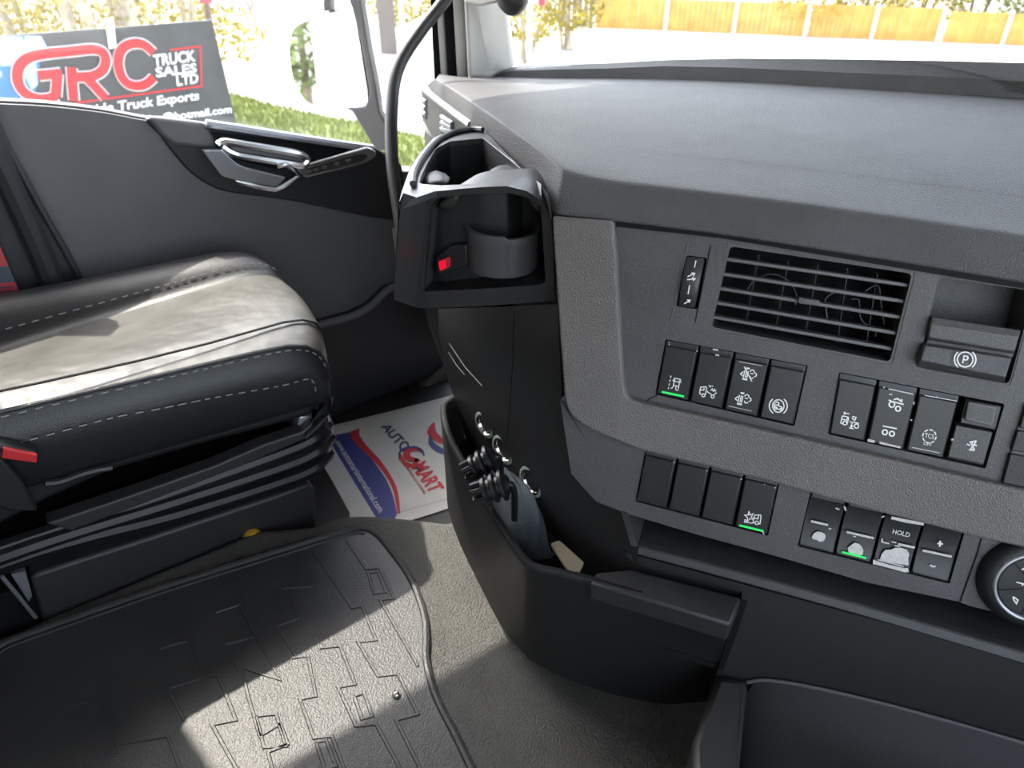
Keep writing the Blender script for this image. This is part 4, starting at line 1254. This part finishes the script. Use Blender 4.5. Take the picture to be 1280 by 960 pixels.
bs = [PX(x, y, -1.065) for x, y in ((38, 722), (50, 716), (200, 668), (345, 620), (386, 605), (394, 612), (398, 700), (380, 760), (200, 800), (60, 800))]
m.prism(bs, (-.40, 0, 0))
mesh_obj('seat_base', m, MT['side'], st, bevel=.006)
m = M().abox(-1.45, -1.08, -.6, .24, .0, .26)
mesh_obj('floor_mount', m, MT['dark'], st)
m = M().tube([PX(2, 720, -1.055), PX(45, 772, -1.055)], .003, 6)
m.prism([PX(x, y, -1.07) for x, y in ((14, 718), (32, 714), (40, 745), (36, 752))], (-.01, 0, 0))
mesh_obj('base_bracket', m, MT['satin'], st)
m = M().tube(smooth_path([PX(x, y, -1.06) for x, y in ((378, 508), (392, 506), (403, 516), (407, 534), (403, 556), (392, 572), (380, 578))], 5), .0065, 10)
mesh_obj('adjuster_bar', m, MT['black'], st)
m = M().prism([PX(x, y, -1.05) for x, y in ((374, 520), (390, 520), (394, 538), (384, 548), (372, 548))], (-.03, 0, 0))
mesh_obj('bar_bracket', m, MT['satin'], st, bevel=.004)
m = M().grid([[(x, y + .03 * math.cos((x + 1.27) / .25 * 1.5) * -1, z) for x in np.linspace(-1.50, -1.04, 7)] for y, z in ((-.26, .50), (-.24, .62), (-.28, .85), (-.34, 1.1), (-.40, 1.32), (-.46, 1.36), (-.52, 1.30), (-.50, .9), (-.44, .5))])
mesh_obj('backrest', m, MT['leather'], st, smooth=180, subsurf=1)
# belt buckle
bk_ = thing('belt_buckle', 'seat belt buckle with red release button beside the passenger seat cushion', 'belt buckle', PX(20, 600, -1.0))
m = M().prism(fillet([PX(x, y, -.995) for x, y in ((-30, 556), (8, 558), (46, 566), (49, 572), (46, 581), (0, 574), (-34, 572))], .003), (-.022, 0, 0))
mesh_obj('buckle_case', m, MT['black'], bk_, bevel=.003)
m = M().prism(fillet([PX(x, y, -.990) for x, y in ((4, 560), (47, 569), (46, 579), (2, 573))], .002), (-.006, 0, 0))
rb_ = mesh_obj('release_button', m, MT['red'], bk_, bevel=.0012)
rb_['label'] = 'red release button'
m = M().prism([PX(x, y, -.997) for x, y in ((-34, 572), (4, 574), (30, 605), (48, 640), (10, 640), (-60, 600))], (-.02, 0, 0))
mesh_obj('buckle_stalk', m, MT['black'], bk_, bevel=.004)
# yellow cap and red card
m = M().lathe(PX(317, 674, -1.055), (1, 0, .15), [(.0001, .014), (.012, .013), (.017, .008), (.018, .0), (.018, -.01), (.0001, -.01)], 20)
tag(mesh_obj('yellow_cap', m, MT['yellow'], smooth=50), 'small yellow cap on the dark side of the passenger seat base', 'cap')
rc_ = thing('red_booklet', 'red printed booklet with a dark band standing behind the passenger seat', 'booklet', PX(0, 392, -1.56))
cx = -1.540
m = M().prism([PX(x, y, cx) for x, y in ((-40, 250), (-12, 280), (32, 383), (24, 420), (-60, 420))], (-.006, 0, 0))
mesh_obj('cover', m, MT['redcard'], rc_)
m = M().prism([PX(x, y, cx + .001) for x, y in ((-40, 336), (11, 333), (19, 352), (-40, 358))], (-.002, 0, 0))
mesh_obj('dark_band', m, MT['slate'], rc_)
m = M()
for k in range(6):
    y0 = 359 + k * 5
    m.prism([PX(-20, y0 + 1, cx + .0012), PX(15 + k * 2, y0 - 1, cx + .0012), PX(15.6 + k * 2, y0 + .4, cx + .0012), PX(-20, y0 + 2.4, cx + .0012)], (-.001, 0, 0))
mesh_obj('fine_print', m, MT['slate'], rc_, smooth=0)['kind'] = 'stuff'

# ================================================================== rubber floor mat with its raised rim and rib pattern
zq = lambda x, y: (x / 2, 600 + y / 2)
mp_ = [(-90, 878), (-30, 836), (0, 807), (50, 787), (200, 735), (340, 691), (430, 664), (455, 661), (472, 669), (493, 694), (509, 716), (521, 740), (531, 772), (533, 800), (533, 826), (545, 870), (570, 920), (588, 957), (640, 1060)]
edge = smooth_path([PZ(x, y, .204) for x, y in mp_], 4)
edge += [V3((-.30, -.05, .204)), V3((-.30, -1.0, .204)), V3((-1.02, -1.0, .204))]
fm = thing('floor_mat', 'black rubber floor mat with raised rim and stepped rib pattern beside the passenger seat', 'floor mat', (-.7, -.1, .2))
m = M().prism(edge, (0, 0, -.003))
mesh_obj('mat_sheet', m, MT['mat'], fm)
m = M().tube(edge[:-3], .0060, 8)
mesh_obj('mat_rim', m, MT['mat'], fm)
m = M().tube(inw(edge[:-3], -.013)[:30], .0026, 8)
mesh_obj('mat_inner_rim', m, MT['mat'], fm)
pat = [[(785, 180), (880, 320), (905, 315), (940, 400), (895, 405), (945, 490), (995, 485), (1045, 585), (990, 600), (1050, 720), (1090, 800)],
       [(865, 150), (915, 222), (950, 220), (985, 295), (950, 300), (1045, 465)],
       [(800, 420), (850, 415), (888, 510), (845, 518), (890, 615), (940, 610), (1000, 720), (1040, 800)],
       [(885, 540), (910, 532), (930, 590), (905, 597), (885, 540)],
       [(730, 445), (770, 440), (790, 540), (750, 548), (785, 645), (830, 640), (860, 720), (890, 800)],
       [(640, 390), (700, 500), (605, 470), (620, 540), (650, 640), (700, 610), (720, 660), (670, 680), (700, 800)],
       [(920, 232), (945, 228), (965, 280), (935, 284), (920, 232)],
       [(745, 195), (790, 265), (700, 270), (745, 345), (690, 365), (740, 440)],
       [(500, 495), (545, 488), (590, 600), (530, 612), (590, 720), (620, 800)],
       [(640, 590), (690, 585), (715, 665), (660, 668), (640, 590)],
       [(790, 655), (815, 650), (840, 715), (812, 722), (790, 655)],
       [(300, 660), (420, 640), (450, 720), (500, 800)],
       [(180, 560), (240, 550), (290, 680), (200, 700), (240, 800)],
       [(540, 330), (600, 310), (640, 390), (560, 410), (600, 480)],
       [(400, 420), (470, 400), (500, 495), (420, 520), (460, 600)]]
for s in pat:
    P = [PZ(*zq(x, y), .2045) for x, y in s]
    m = M()
    L_ = M(); ribbon(L_, P, .0030, ZU)
    k = len(P)
    lo2, hi2 = L_.v[:k], L_.v[k:2 * k]
    Li, Ri = [V3(p) * .78 + V3(q) * .22 for p, q in zip(lo2, hi2)], [V3(p) * .22 + V3(q) * .78 for p, q in zip(lo2, hi2)]
    m.grid([[V3(p) - ZU * .001 for p in lo2], [p + ZU * .0013 for p in Li], [p + ZU * .0013 for p in Ri], [V3(p) - ZU * .001 for p in hi2]])
    mesh_obj('mat_rib', m, MT['mat'], fm, smooth=60)
m = M().lathe(PZ(495, 869, .2045), ZU, [(.006, 0), (.0055, .004), (.003, .006), (.0001, .0062)], 12)
tag(mesh_obj('metal_stud', m, MT['steel'], smooth=60), 'tiny shiny stud on the front part of the rubber mat', 'stud')

# ================================================================== printed paper mat in the passenger footwell
zo = zm(380, 440, 3.765)
def FL(x, y, h=.004): return PZ(*zo(x, y), h)
pm = thing('paper_mat', 'white paper foot mat with blue and red print in the passenger footwell', 'paper mat', FL(400, 560, 0))
m = M().prism([FL(x, y) for x, y in ((20, 378), (110, 352), (420, 276), (720, 198), (900, 150), (960, 470), (860, 640), (680, 735), (480, 800), (215, 860), (215, 756), (130, 600), (60, 480))], (0, 0, -.003))
mesh_obj('sheet', m, MT['paper'], pm, smooth=0)
m = M()
c = smooth_path([FL(x, y, .0046) for x, y in ((215, 376), (250, 420), (300, 480), (350, 545), (392, 610), (420, 680), (438, 762))], 5)
l = [FL(x, y, .0046) for x, y in ((420, 800), (345, 790), (235, 610), (150, 470), (114, 405), (122, 396), (170, 386))]
m.add(c + l, [tuple(range(len(c + l)))])
mesh_obj('blue_wave', m, MT['pblue'], pm, smooth=0, recalc=False)
m = M()
a = smooth_path([FL(x, y, .005) for x, y in ((218, 374), (228, 410), (270, 455), (330, 515), (385, 585), (420, 655), (440, 762))], 5)
b = smooth_path([FL(x, y, .005) for x, y in ((264, 358), (262, 392), (300, 445), (355, 505), (405, 575), (440, 650), (454, 760))], 5)
m.grid([a, b])
mesh_obj('red_wave', m, MT['pred'], pm, smooth=0, recalc=False)
m = text_on(M(), 'www.autosmartinternational.com', [FL(x, y, .0052) for x, y in ((172, 412), (378, 738), (352, 758), (144, 422))], .008, n=ZU)
mesh_obj('web_lettering', m, MT['white'], pm, smooth=0, recalc=False)
m = text_on(M(), 'AUTO', [FL(x, y, .0052) for x, y in ((400, 334), (505, 440), (470, 482), (358, 350))], .03, n=ZU)
mesh_obj('navy_lettering', m, MT['pnavy'], pm, smooth=0, recalc=False)
m = text_on(M(), 'MART', [FL(x, y, .0052) for x, y in ((570, 508), (664, 640), (592, 666), (505, 545))], .035, n=ZU)
text_on(m, 'INTERNATIONAL', [FL(x, y, .0052) for x, y in ((492, 540), (578, 664), (566, 672), (480, 548))], .01, n=ZU)
mesh_obj('red_lettering', m, MT['pred'], pm, smooth=0, recalc=False)
def swirl(path, ws, mt, nm, h=.0054):
    P = smooth_path([FL(x, y, h) for x, y in path], 5)
    m = M(); L, R_ = [], []
    for i, p in enumerate(P):
        a_, b_ = P[max(0, i - 1)], P[min(len(P) - 1, i + 1)]
        s = nrm(np.cross(ZU, b_ - a_))
        w = np.interp(i / (len(P) - 1), np.linspace(0, 1, len(ws)), ws)
        L.append(p + s * w); R_.append(p - s * w)
    m.grid([L, R_])
    mesh_obj(nm, m, mt, pm, smooth=0, recalc=False)
swirl([(556, 470), (520, 458), (486, 470), (486, 496), (515, 505), (545, 512)], [.001, .006, .009, .010, .008, .003], MT['pred'], 'red_swirl')
swirl([(530, 500), (520, 530), (490, 532), (462, 508), (455, 480)], [.004, .008, .008, .005, .001], MT['pred'], 'red_swirl')
swirl([(448, 510), (452, 470), (480, 452), (520, 448), (552, 462), (566, 490)], [.001, .003, .005, .005, .004, .001], MT['pblue'], 'blue_swirl')
swirl([(612, 332), (600, 372), (625, 405), (665, 430)], [.003, .012, .012, .006], MT['pred'], 'red_swirl')
swirl([(592, 388), (600, 430), (640, 462), (690, 480)], [.001, .008, .010, .006], MT['pblue'], 'blue_swirl')
m = M()
for p in (((110, 362), (420, 286), (720, 208)), ((455, 752), (680, 690)), ):
    ribbon(m, [FL(x, y, .0046) for x, y in p], .0007, ZU)
mesh_obj('fold_line', m, MT['thread'], pm, smooth=0, recalc=False)

# ================================================================== grab handle and the round mount at the pillar
gh = thing('grab_handle', 'black curved grab handle beside the front pillar in front of the passenger door', 'grab handle', PT(503, 300, 1.5))
P = smooth_path([PT(x, y, 1.5) for x, y in ((590, -70), (566, -16), (550, 8), (527, 37), (505, 70), (494, 98), (490, 130), (489, 165), (491, 210), (497, 255), (506, 310))], 6)
m = M().tube(P, .0135, 14)
mesh_obj('bar', m, MT['black'], gh)
m = M().tube([PT(503, 285, 1.5), PT(508, 320, 1.5)], .022, 12)
mesh_obj('lower_mount', m, MT['black'], gh)
m = M().tube([PT(596, -84, 1.5), PT(580, -46, 1.5)], .022, 12)
mesh_obj('upper_mount', m, MT['black'], gh)
rm_ = thing('pillar_mount', 'round black fitting hanging at the top of the front pillar', 'mount', PT(641, 14, 1.45))
c = PT(641, -5, 1.45)
m = M().lathe(c, -FW, [(.0001, .03), (.020, .029), (.029, .022), (.033, .008), (.033, -.01), (.026, -.03), (.0001, -.03)], 28)
mesh_obj('knob', m, MT['black'], rm_, smooth=50)
m = M().prism([PT(x, y, 1.47) for x, y in ((578, -40), (625, -40), (628, 2), (600, 8), (580, 4))], HD * .03)
mesh_obj('bracket', m, MT['trimwhite'], rm_, bevel=.005)

# ================================================================== outside: mirror, sign, grass, fence, trees
GZ = -1.5
# door mirror
mr = thing('door_mirror', 'large door mirror seen through the side window in front of the grass', 'mirror', PX(440, 140, -1.95))
MN = nrm(V3((.62, -.78, .02)))                 # the glass looks back along the truck
MP = PX(440, 80, -1.92)
def MR(x, y, d=0.0): return PL(x, y, MP + MN * d, MN)
gl = [MR(x, y) for x, y in ((365, 42), (362, 60), (366, 96), (376, 118), (392, 131), (432, 134), (456, 132), (459, 118), (455, 90), (447, 40), (441, 14), (430, 13), (395, 22), (372, 32))]
m = M().prism(smooth_path(gl, 3, True), -MN * .012)
mesh_obj('mirror_glass', m, MT['mirror'], mr, smooth=0)
m = M().prism(smooth_path([MR(x, y, -.014) for x, y in ((361, 40), (358, 62), (363, 98), (374, 120), (391, 134), (432, 137), (460, 135), (466, 120), (460, 80), (451, 36), (444, 10), (428, 10), (393, 18), (371, 28))], 3, True), -MN * .09)
mesh_obj('mirror_shell', m, MT['cabwhite'], mr, bevel=.01)
m = M().prism([MR(x, y, .004) for x, y in ((421, -40), (446, -40), (452, 10), (460, 60), (468, 100), (474, 140), (490, 168), (484, 188), (470, 190), (440, 140), (432, 136), (456, 133), (462, 116), (452, 60), (440, 12), (436, 0))], -MN * .03)
mesh_obj('mirror_arm', m, MT['doorblack'], mr, bevel=.006)
m = M().prism([MR(x, y, -.002) for x, y in ((404, -30), (412, -30), (414, 14), (405, 14))], -MN * .02)
mesh_obj('mirror_stay', m, MT['doorblack'], mr)

# trade sign
T0, T1 = PX(265, 25, -8.5), None
hdir = nrm(ray(1850, -100)); hdir[2] = 0; hdir = nrm(hdir)
sgn = nrm(V3((hdir[1], -hdir[0], 0)))
def SG(x, y, d=0.0): return PL(x, y, T0 + sgn * d, sgn)
zs = lambda x, y: (x / 4, y / 4)
def SZ(x, y, d=.01): return SG(x / 4, y / 4, d)
tr_, br_ = SG(265, 25), SG(303, 185)
down = nrm(V3((0, 0, GZ)) - V3((0, 0, tr_[2])))
sg = thing('trade_sign', 'dark printed trade sign board with red lettering standing outside the side window', 'sign', (tr_[0], tr_[1] - 1.5, GZ))
LT = tr_ - hdir * 4.2 + ZU * -.0
rt_ = nrm(br_ - tr_)
bot_r = tr_ + rt_ * ((GZ + .05 - tr_[2]) / rt_[2])
m = M().prism([SG(265, 25), bot_r, bot_r - hdir * 4.2, SG(-160, 58)], -sgn * .04)
mesh_obj('board', m, MT['sign'], sg, smooth=0)
m = M().add([SZ(x, y, .004) for x, y in ((-640, 240), (-200, 200), (130, 178), (205, 180), (250, 260), (200, 300), (190, 420), (150, 520), (-200, 540), (-640, 600))], [tuple(range(10))])
mesh_obj('blue_picture', m, MT['signblue'], sg, smooth=0, recalc=False)
m = M().add([SZ(x, y, .006) for x, y in ((125, 180), (205, 180), (245, 255), (180, 300), (190, 420), (160, 450), (120, 380), (140, 260), (120, 210))], [tuple(range(9))])
m.add([SZ(x, y, .006) for x, y in ((0, 186), (110, 182), (130, 250), (60, 330), (0, 330))], [tuple(range(5))])
mesh_obj('pale_picture', m, MT['signsky'], sg, smooth=0, recalc=False)
gp = [[(192, 378), (308, 366), (280, 476), (246, 492), (180, 492), (116, 456), (88, 398), (98, 330), (150, 286), (240, 268), (360, 256), (460, 246), (512, 260), (530, 302), (514, 350), (470, 378), (415, 384), (362, 388)],
      [(358, 338), (362, 420), (370, 502)], [(430, 386), (478, 436), (526, 488)]]
cpth = [(766, 262), (730, 230), (690, 216), (640, 224), (604, 256), (592, 310), (604, 372), (636, 416), (684, 430), (730, 420), (768, 388)]
def strokes_sign(nm, mt, hw, d):
    m = M()
    P = gp[0]
    runs = [[P[0], P[1]], [(288, 366), (280, 480)]] + gp[1:]
    for i, r in enumerate(runs): ribbon(m, [SZ(x, y, d + .002 * i) for x, y in r], hw, sgn)
    ribbon(m, smooth_path([SZ(x, y, d + .012) for x, y in P[2:]], 5), hw, sgn)
    ribbon(m, smooth_path([SZ(x, y, d) for x, y in cpth], 5), hw, sgn)
    return mesh_obj(nm, m, mt, sg, smooth=0, recalc=False)
kx = np.linalg.norm(SZ(300, 300) - SZ(340, 296)) / 40.2
strokes_sign('letter_outline', MT['signwhite'], kx * 31, .010)
strokes_sign('red_letters', MT['signred'], kx * 25, .030)
m = M()
ribbon(m, [SZ(x, y, .012) for x, y in ((300, 526), (560, 490), (1008, 430), (1000, 232), (850, 250))], kx * 5, sgn)
mesh_obj('red_frame', m, MT['signred'], sg, smooth=0, recalc=False)
m = M()
for b_, q in (('TRUCK', ((764, 274), (974, 250), (978, 306), (770, 334))), ('SALES', ((776, 338), (980, 316), (984, 362), (782, 388))), ('LTD', ((880, 380), (990, 366), (992, 414), (886, 430))),
              ('Worldwide Truck Exports', ((200, 556), (994, 454), (996, 512), (204, 624))), ('sales@hotmail.com', ((690, 580), (1156, 524), (1160, 574), (694, 634)))):
    text_on(m, b_, [SZ(x, y, .012) for x, y in q], .022, n=sgn)
text_on(m, '®', [SZ(x, y, .012) for x, y in ((-12, 358), (10, 356), (12, 386), (-10, 388))], .0, n=sgn)
mesh_obj('white_lettering', m, MT['signwhite'], sg, smooth=0, recalc=False)
m = M().prism([SZ(x, y, .02) for x, y in ((522, 90), (566, 86), (582, 236), (544, 246))], sgn * .01)
mesh_obj('pale_strap', m, MT['concrete'], sg)
# post with a small red-lidded box behind the sign
pb = thing('sign_post', 'thin dark post with a small pale red plate behind the sign', 'post', PZ(258, 40, GZ))
b0 = PT(254, 40, 10.5)
m = M().tube([(b0[0], b0[1], GZ), tuple(PT(250, -60, 10.5))], .05, 8)
mesh_obj('post', m, MT['barkd'], pb)
m = M().prism([PT(x, y, 10.3) for x, y in ((248, -8), (264, -8), (264, 4), (250, 5))], HD * .06)
mesh_obj('plate', m, MT['redcard'], pb)

# grass verge
gv = []
gq = [(PZ(x, y, GZ)) for x, y in ((285, 118), (330, 130), (400, 146), (470, 160), (545, 176), (600, 196), (600, 300), (480, 330), (300, 300), (250, 240))]
m = M().prism([V3(p) + ZU * .02 for p in gq], (0, 0, -.02))
mesh_obj('turf', m, MT['soil'])['kind'] = 'structure'
from mathutils.geometry import intersect_point_tri_2d
m = M()
A2 = np.array(gq)[:, :2]
def inside(p):
    c = False
    for i in range(len(A2)):
        a, b = A2[i - 1], A2[i]
        if (a[1] > p[1]) != (b[1] > p[1]) and p[0] < (b[0] - a[0]) * (p[1] - a[1]) / (b[1] - a[1]) + a[0]: c = not c
    return c
cnt = 0
lo_b, hi_b = A2.min(0), A2.max(0)
while cnt < 9000:
    p = RNG.uniform(lo_b, hi_b)
    if not inside(p): continue
    h = RNG.uniform(.05, .13); a = RNG.uniform(0, 6.28); w = .012
    d = V3((math.cos(a), math.sin(a), 0)); b = V3((p[0], p[1], GZ + .02))
    ln = V3((RNG.normal(0, .03), RNG.normal(0, .03), h))
    m.add([b - d * w, b + d * w, b + ln], [(0, 1, 2)]); cnt += 1
o = mesh_obj('grass', m, MT['grass'], smooth=0, recalc=False)
tag(o, 'sunlit green grass verge below the side window', 'grass', kind='stuff')

def leaves(m, c, rad, n, size, flat=1.0):
    c = V3(c); rad = V3(rad)
    for _ in range(n):
        u = RNG.normal(size=3); u /= np.linalg.norm(u)
        p = c + u * rad * RNG.uniform(.45, 1.0) ** .6
        if p[2] < GZ + .05: p[2] = GZ + .05 + RNG.uniform(0, .2)
        a = RNG.normal(size=3); a /= np.linalg.norm(a)
        b = np.cross(a, RNG.normal(size=3)); b /= np.linalg.norm(b)
        s = size * RNG.uniform(.6, 1.3)
        m.add([p - a * s, p + b * s * .45, p + a * s, p - b * s * .45], [(0, 1, 2, 3)])
def foot(px, py, dist):                      # ground point under a pixel column at a distance
    d = ray(px, py); d = V3((d[0], d[1], 0)); d = nrm(d)
    return V3((d[0] * dist, d[1] * dist, GZ))
def shrub(name, label, cat, px, dist, h, r, mt, nl, size, stems=3, bark='bark', group=None, low=.3, lean=.25, rs=.05):
    b = foot(px, 20, dist)
    t = thing(name, label, cat, b, group)
    m = M()
    leaves(m, b + ZU * (low + (h - low) / 2), (r, r, (h - low) / 2), nl, size)
    o = mesh_obj('foliage', m, MT[mt], t, smooth=0, recalc=False); o['kind'] = 'stuff'
    for k in range(stems):
        a = RNG.uniform(0, 6.28); rr_ = RNG.uniform(0, r * .25)
        p0 = b + V3((math.cos(a) * rr_, math.sin(a) * rr_, 0))
        tp = p0 + V3((RNG.normal(0, lean), RNG.normal(0, lean), h * .9))
        md = (p0 + tp) / 2 + V3((RNG.normal(0, .1), RNG.normal(0, .1), 0))
        m = M().tube(smooth_path([p0, md, tp], 5), list(np.linspace(rs, rs * .5, 11)), 8)
        mesh_obj('stem', m, MT[bark], t)
    return t
gt = 'thin trees behind the sign'
for k, (px, dist, lab) in enumerate(((-12, 12.5, 'yellow leaved small tree at the left edge behind the sign'), (34, 13.0, 'yellow leaved tree above the left half of the sign'), (80, 12.0, 'tree with pale leaning trunk above the red letters of the sign'),
                                     (132, 12.6, 'pale trunked tree above the middle of the sign'), (166, 12.2, 'tree with the thickest pale trunk behind the sign'), (215, 13.2, 'sparse branching tree above the right half of the sign'))):
    shrub('roadside_tree', lab, 'tree', px, dist, 4.2, 1.0 if k < 3 else .8, 'leafy', (1500, 1500, 900, 700, 500, 600)[k], .05, (2, 2, 2, 2, 2, 3)[k], group=gt, low=.9, rs=(.05, .05, .10, .09, .16, .06)[k])
shrub('hedge', 'long yellow hedge behind the trees and the sign', 'hedge', 110, 17, 1.5, 3.4, 'leafy', 3600, .07, 3, low=.0)
shrub('hedge', 'olive hedge beyond the road at the top of the side window', 'hedge', 320, 30, 2.4, 3.2, 'leafd', 2200, .12, 3)
shrub('hedge', 'green hedge beside the grab handle across the road', 'hedge', 505, 21, 2.4, 1.5, 'leafy', 2600, .07, 3)
shrub('roadside_bush', 'leafy bush left of the orange fence seen through the windscreen', 'bush', 712, 19, 2.0, .9, 'leafy', 1800, .06, 4)
shrub('roadside_bush', 'pale yellow bush beside the windscreen pillar', 'bush', 655, 17, 1.6, .8, 'leafy', 1200, .06, 3)
gb = thing('gate_board', 'upright weathered grey board standing in the hedge beside the grab handle', 'board', foot(484, 40, 18.5))
q = foot(484, 40, 18.5); s_ = RT * .19
m = M().prism([q - s_, q + s_, q + s_ + ZU * 1.9, q - s_ + ZU * 1.9], HD * .06)
mesh_obj('panel', m, MT['slatwood'], gb)
m = M().prism([q + s_ * 1.6, q + s_ * 2.2, q + s_ * 2.2 + ZU * 1.7, q + s_ * 1.6 + ZU * 1.7], HD * .06)
mesh_obj('post', m, MT['concrete'], gb)
# white post box / marker by the pillar
wp = thing('marker_post', 'white marker post with a small red top box beside the windscreen pillar', 'post', foot(662, 40, 15))
q = foot(662, 40, 15)
m = M().tube([q, q + ZU * 1.35], .045, 10)
mesh_obj('post', m, MT['cabwhite'], wp)
m = M().box(q + ZU * 1.62, RT * .15, HD * .1, ZU * .28)
mesh_obj('box', m, MT['cabwhite'], wp, bevel=.02)
m = M().box(q + ZU * 1.55 + RT * .22, RT * .06, HD * .06, ZU * .24)
mesh_obj('red_panel', m, MT['redcard'], wp)
# wooden fence across the road
fe = thing('garden_fence', 'orange timber panel fence with pale concrete posts across the road', 'fence', PZ(1000, 45, GZ))
fdv = nrm(ray(2450 + 1000, 250)); f0 = PZ(1000, 45, GZ)
fv = -nrm(V3((ray(-2450, -100)[0], ray(-2450, -100)[1], 0)))
fnm = nrm(V3((fv[1], -fv[0], 0)))
if fnm @ (CAM - f0) < 0: fnm = -fnm
def FE(x, y, d=0.0): return PL(x, y, f0 + fnm * d, fnm)
pan = [(745, 829, -2, 40), (832, 914, 0, 41), (919, 1003, 3, 43), (1009, 1087, 6, 46), (1092, 1169, 9, 47), (1176, 1250, 15, 58), (1254, 1330, 18, 60), (1336, 1420, 22, 64)]
for x0, x1, y0, y1 in pan:
    a, b = FE(x0, y1), FE(x1, y1)
    top_z = FE((x0 + x1) / 2, y0)[2]
    m = M()
    nb = 13
    for k in range(nb):
        p, q = a + (b - a) * (k / nb), a + (b - a) * ((k + .96) / nb)
        off_ = fnm * (.012 if k % 2 else 0)
        p, q = p + off_, q + off_
        m.prism([(p[0], p[1], GZ), (q[0], q[1], GZ), (q[0], q[1], top_z), (p[0], p[1], top_z)], -fnm * .02)
    mesh_obj('fence_panel', m, MT['wood'], fe, smooth=0)
for x, y0, y1 in ((742, -4, 42), (830.5, -3, 43), (916, 0, 43), (1005, 3, 45), (1089, 7, 47), (1171, 10, 50), (1251, 15, 60), (1333, 18, 62)):
    a, b = FE(x - 2.6, y1, .05), FE(x + 2.6, y1, .05)
    zt_ = FE(x, y0 - 2)[2]
    m = M().prism([(a[0], a[1], GZ), (b[0], b[1], GZ), (b[0], b[1], zt_), (a[0], a[1], zt_)], -fnm * .12)
    mesh_obj('fence_post', m, MT['concrete'], fe)
m = M()
a, b = FE(700, 40, .0), FE(742, 40, .0)
for k in range(6):
    p, q = a + (b - a) * (k / 6), a + (b - a) * ((k + .8) / 6)
    m.prism([(p[0], p[1], GZ), (q[0], q[1], GZ), (q[0], q[1], GZ + .95), (p[0], p[1], GZ + .95)], -fnm * .02)
tag(mesh_obj('slat_gate', m, MT['slatwood'], smooth=0), 'dark grey slatted gate at the left end of the orange fence', 'gate')
for k, px in enumerate((1010, 1080, 1150, 1225, 1300)):
    shrub('hedge', ['yellow green hedge section behind the fence, leftmost of the row', 'second hedge section behind the fence from the left', 'third hedge section behind the fence from the left', 'hedge section behind the fence near the right edge', 'hedge section behind the fence at the far right edge'][k],
          'hedge', px, 23.5 + k * .5, 2.1, 1.3, 'leafd' if k > 2 else 'leafy', 1500, .07, 3, group='hedge behind the fence', bark='barkd', low=.1)
shrub('roadside_tree', 'large leafy tree behind the left end of the orange fence', 'tree', 770, 26, 5.0, 2.2, 'leafy', 2600, .11, 3, bark='barkd', low=.8)

# a tree standing back along the road, seen in the door mirror
def mirrored(px, py, dist):
    p = MR(px, py); d = nrm(ray(px, py)); r = d - 2 * (d @ MN) * MN
    h_ = nrm(V3((r[0], r[1], 0)))
    return p + h_ * dist
for (px, py, dist, h, r, n, lab) in ((380, 80, 11, 2.6, .55, 1500, 'dark tree reflected at the outer edge of the door mirror'),):
    q = mirrored(px, py, dist); b = V3((q[0], q[1], GZ))
    t = thing('roadside_tree', lab, 'tree', b)
    m = M(); leaves(m, b + ZU * (.5 + h / 2), (r, r, h / 2), n, .08)
    mesh_obj('foliage', m, MT['leafg'], t, smooth=0, recalc=False)['kind'] = 'stuff'
    m = M().tube([b, b + ZU * h * .8], [.09, .04], 8)
    mesh_obj('stem', m, MT['barkd'], t)
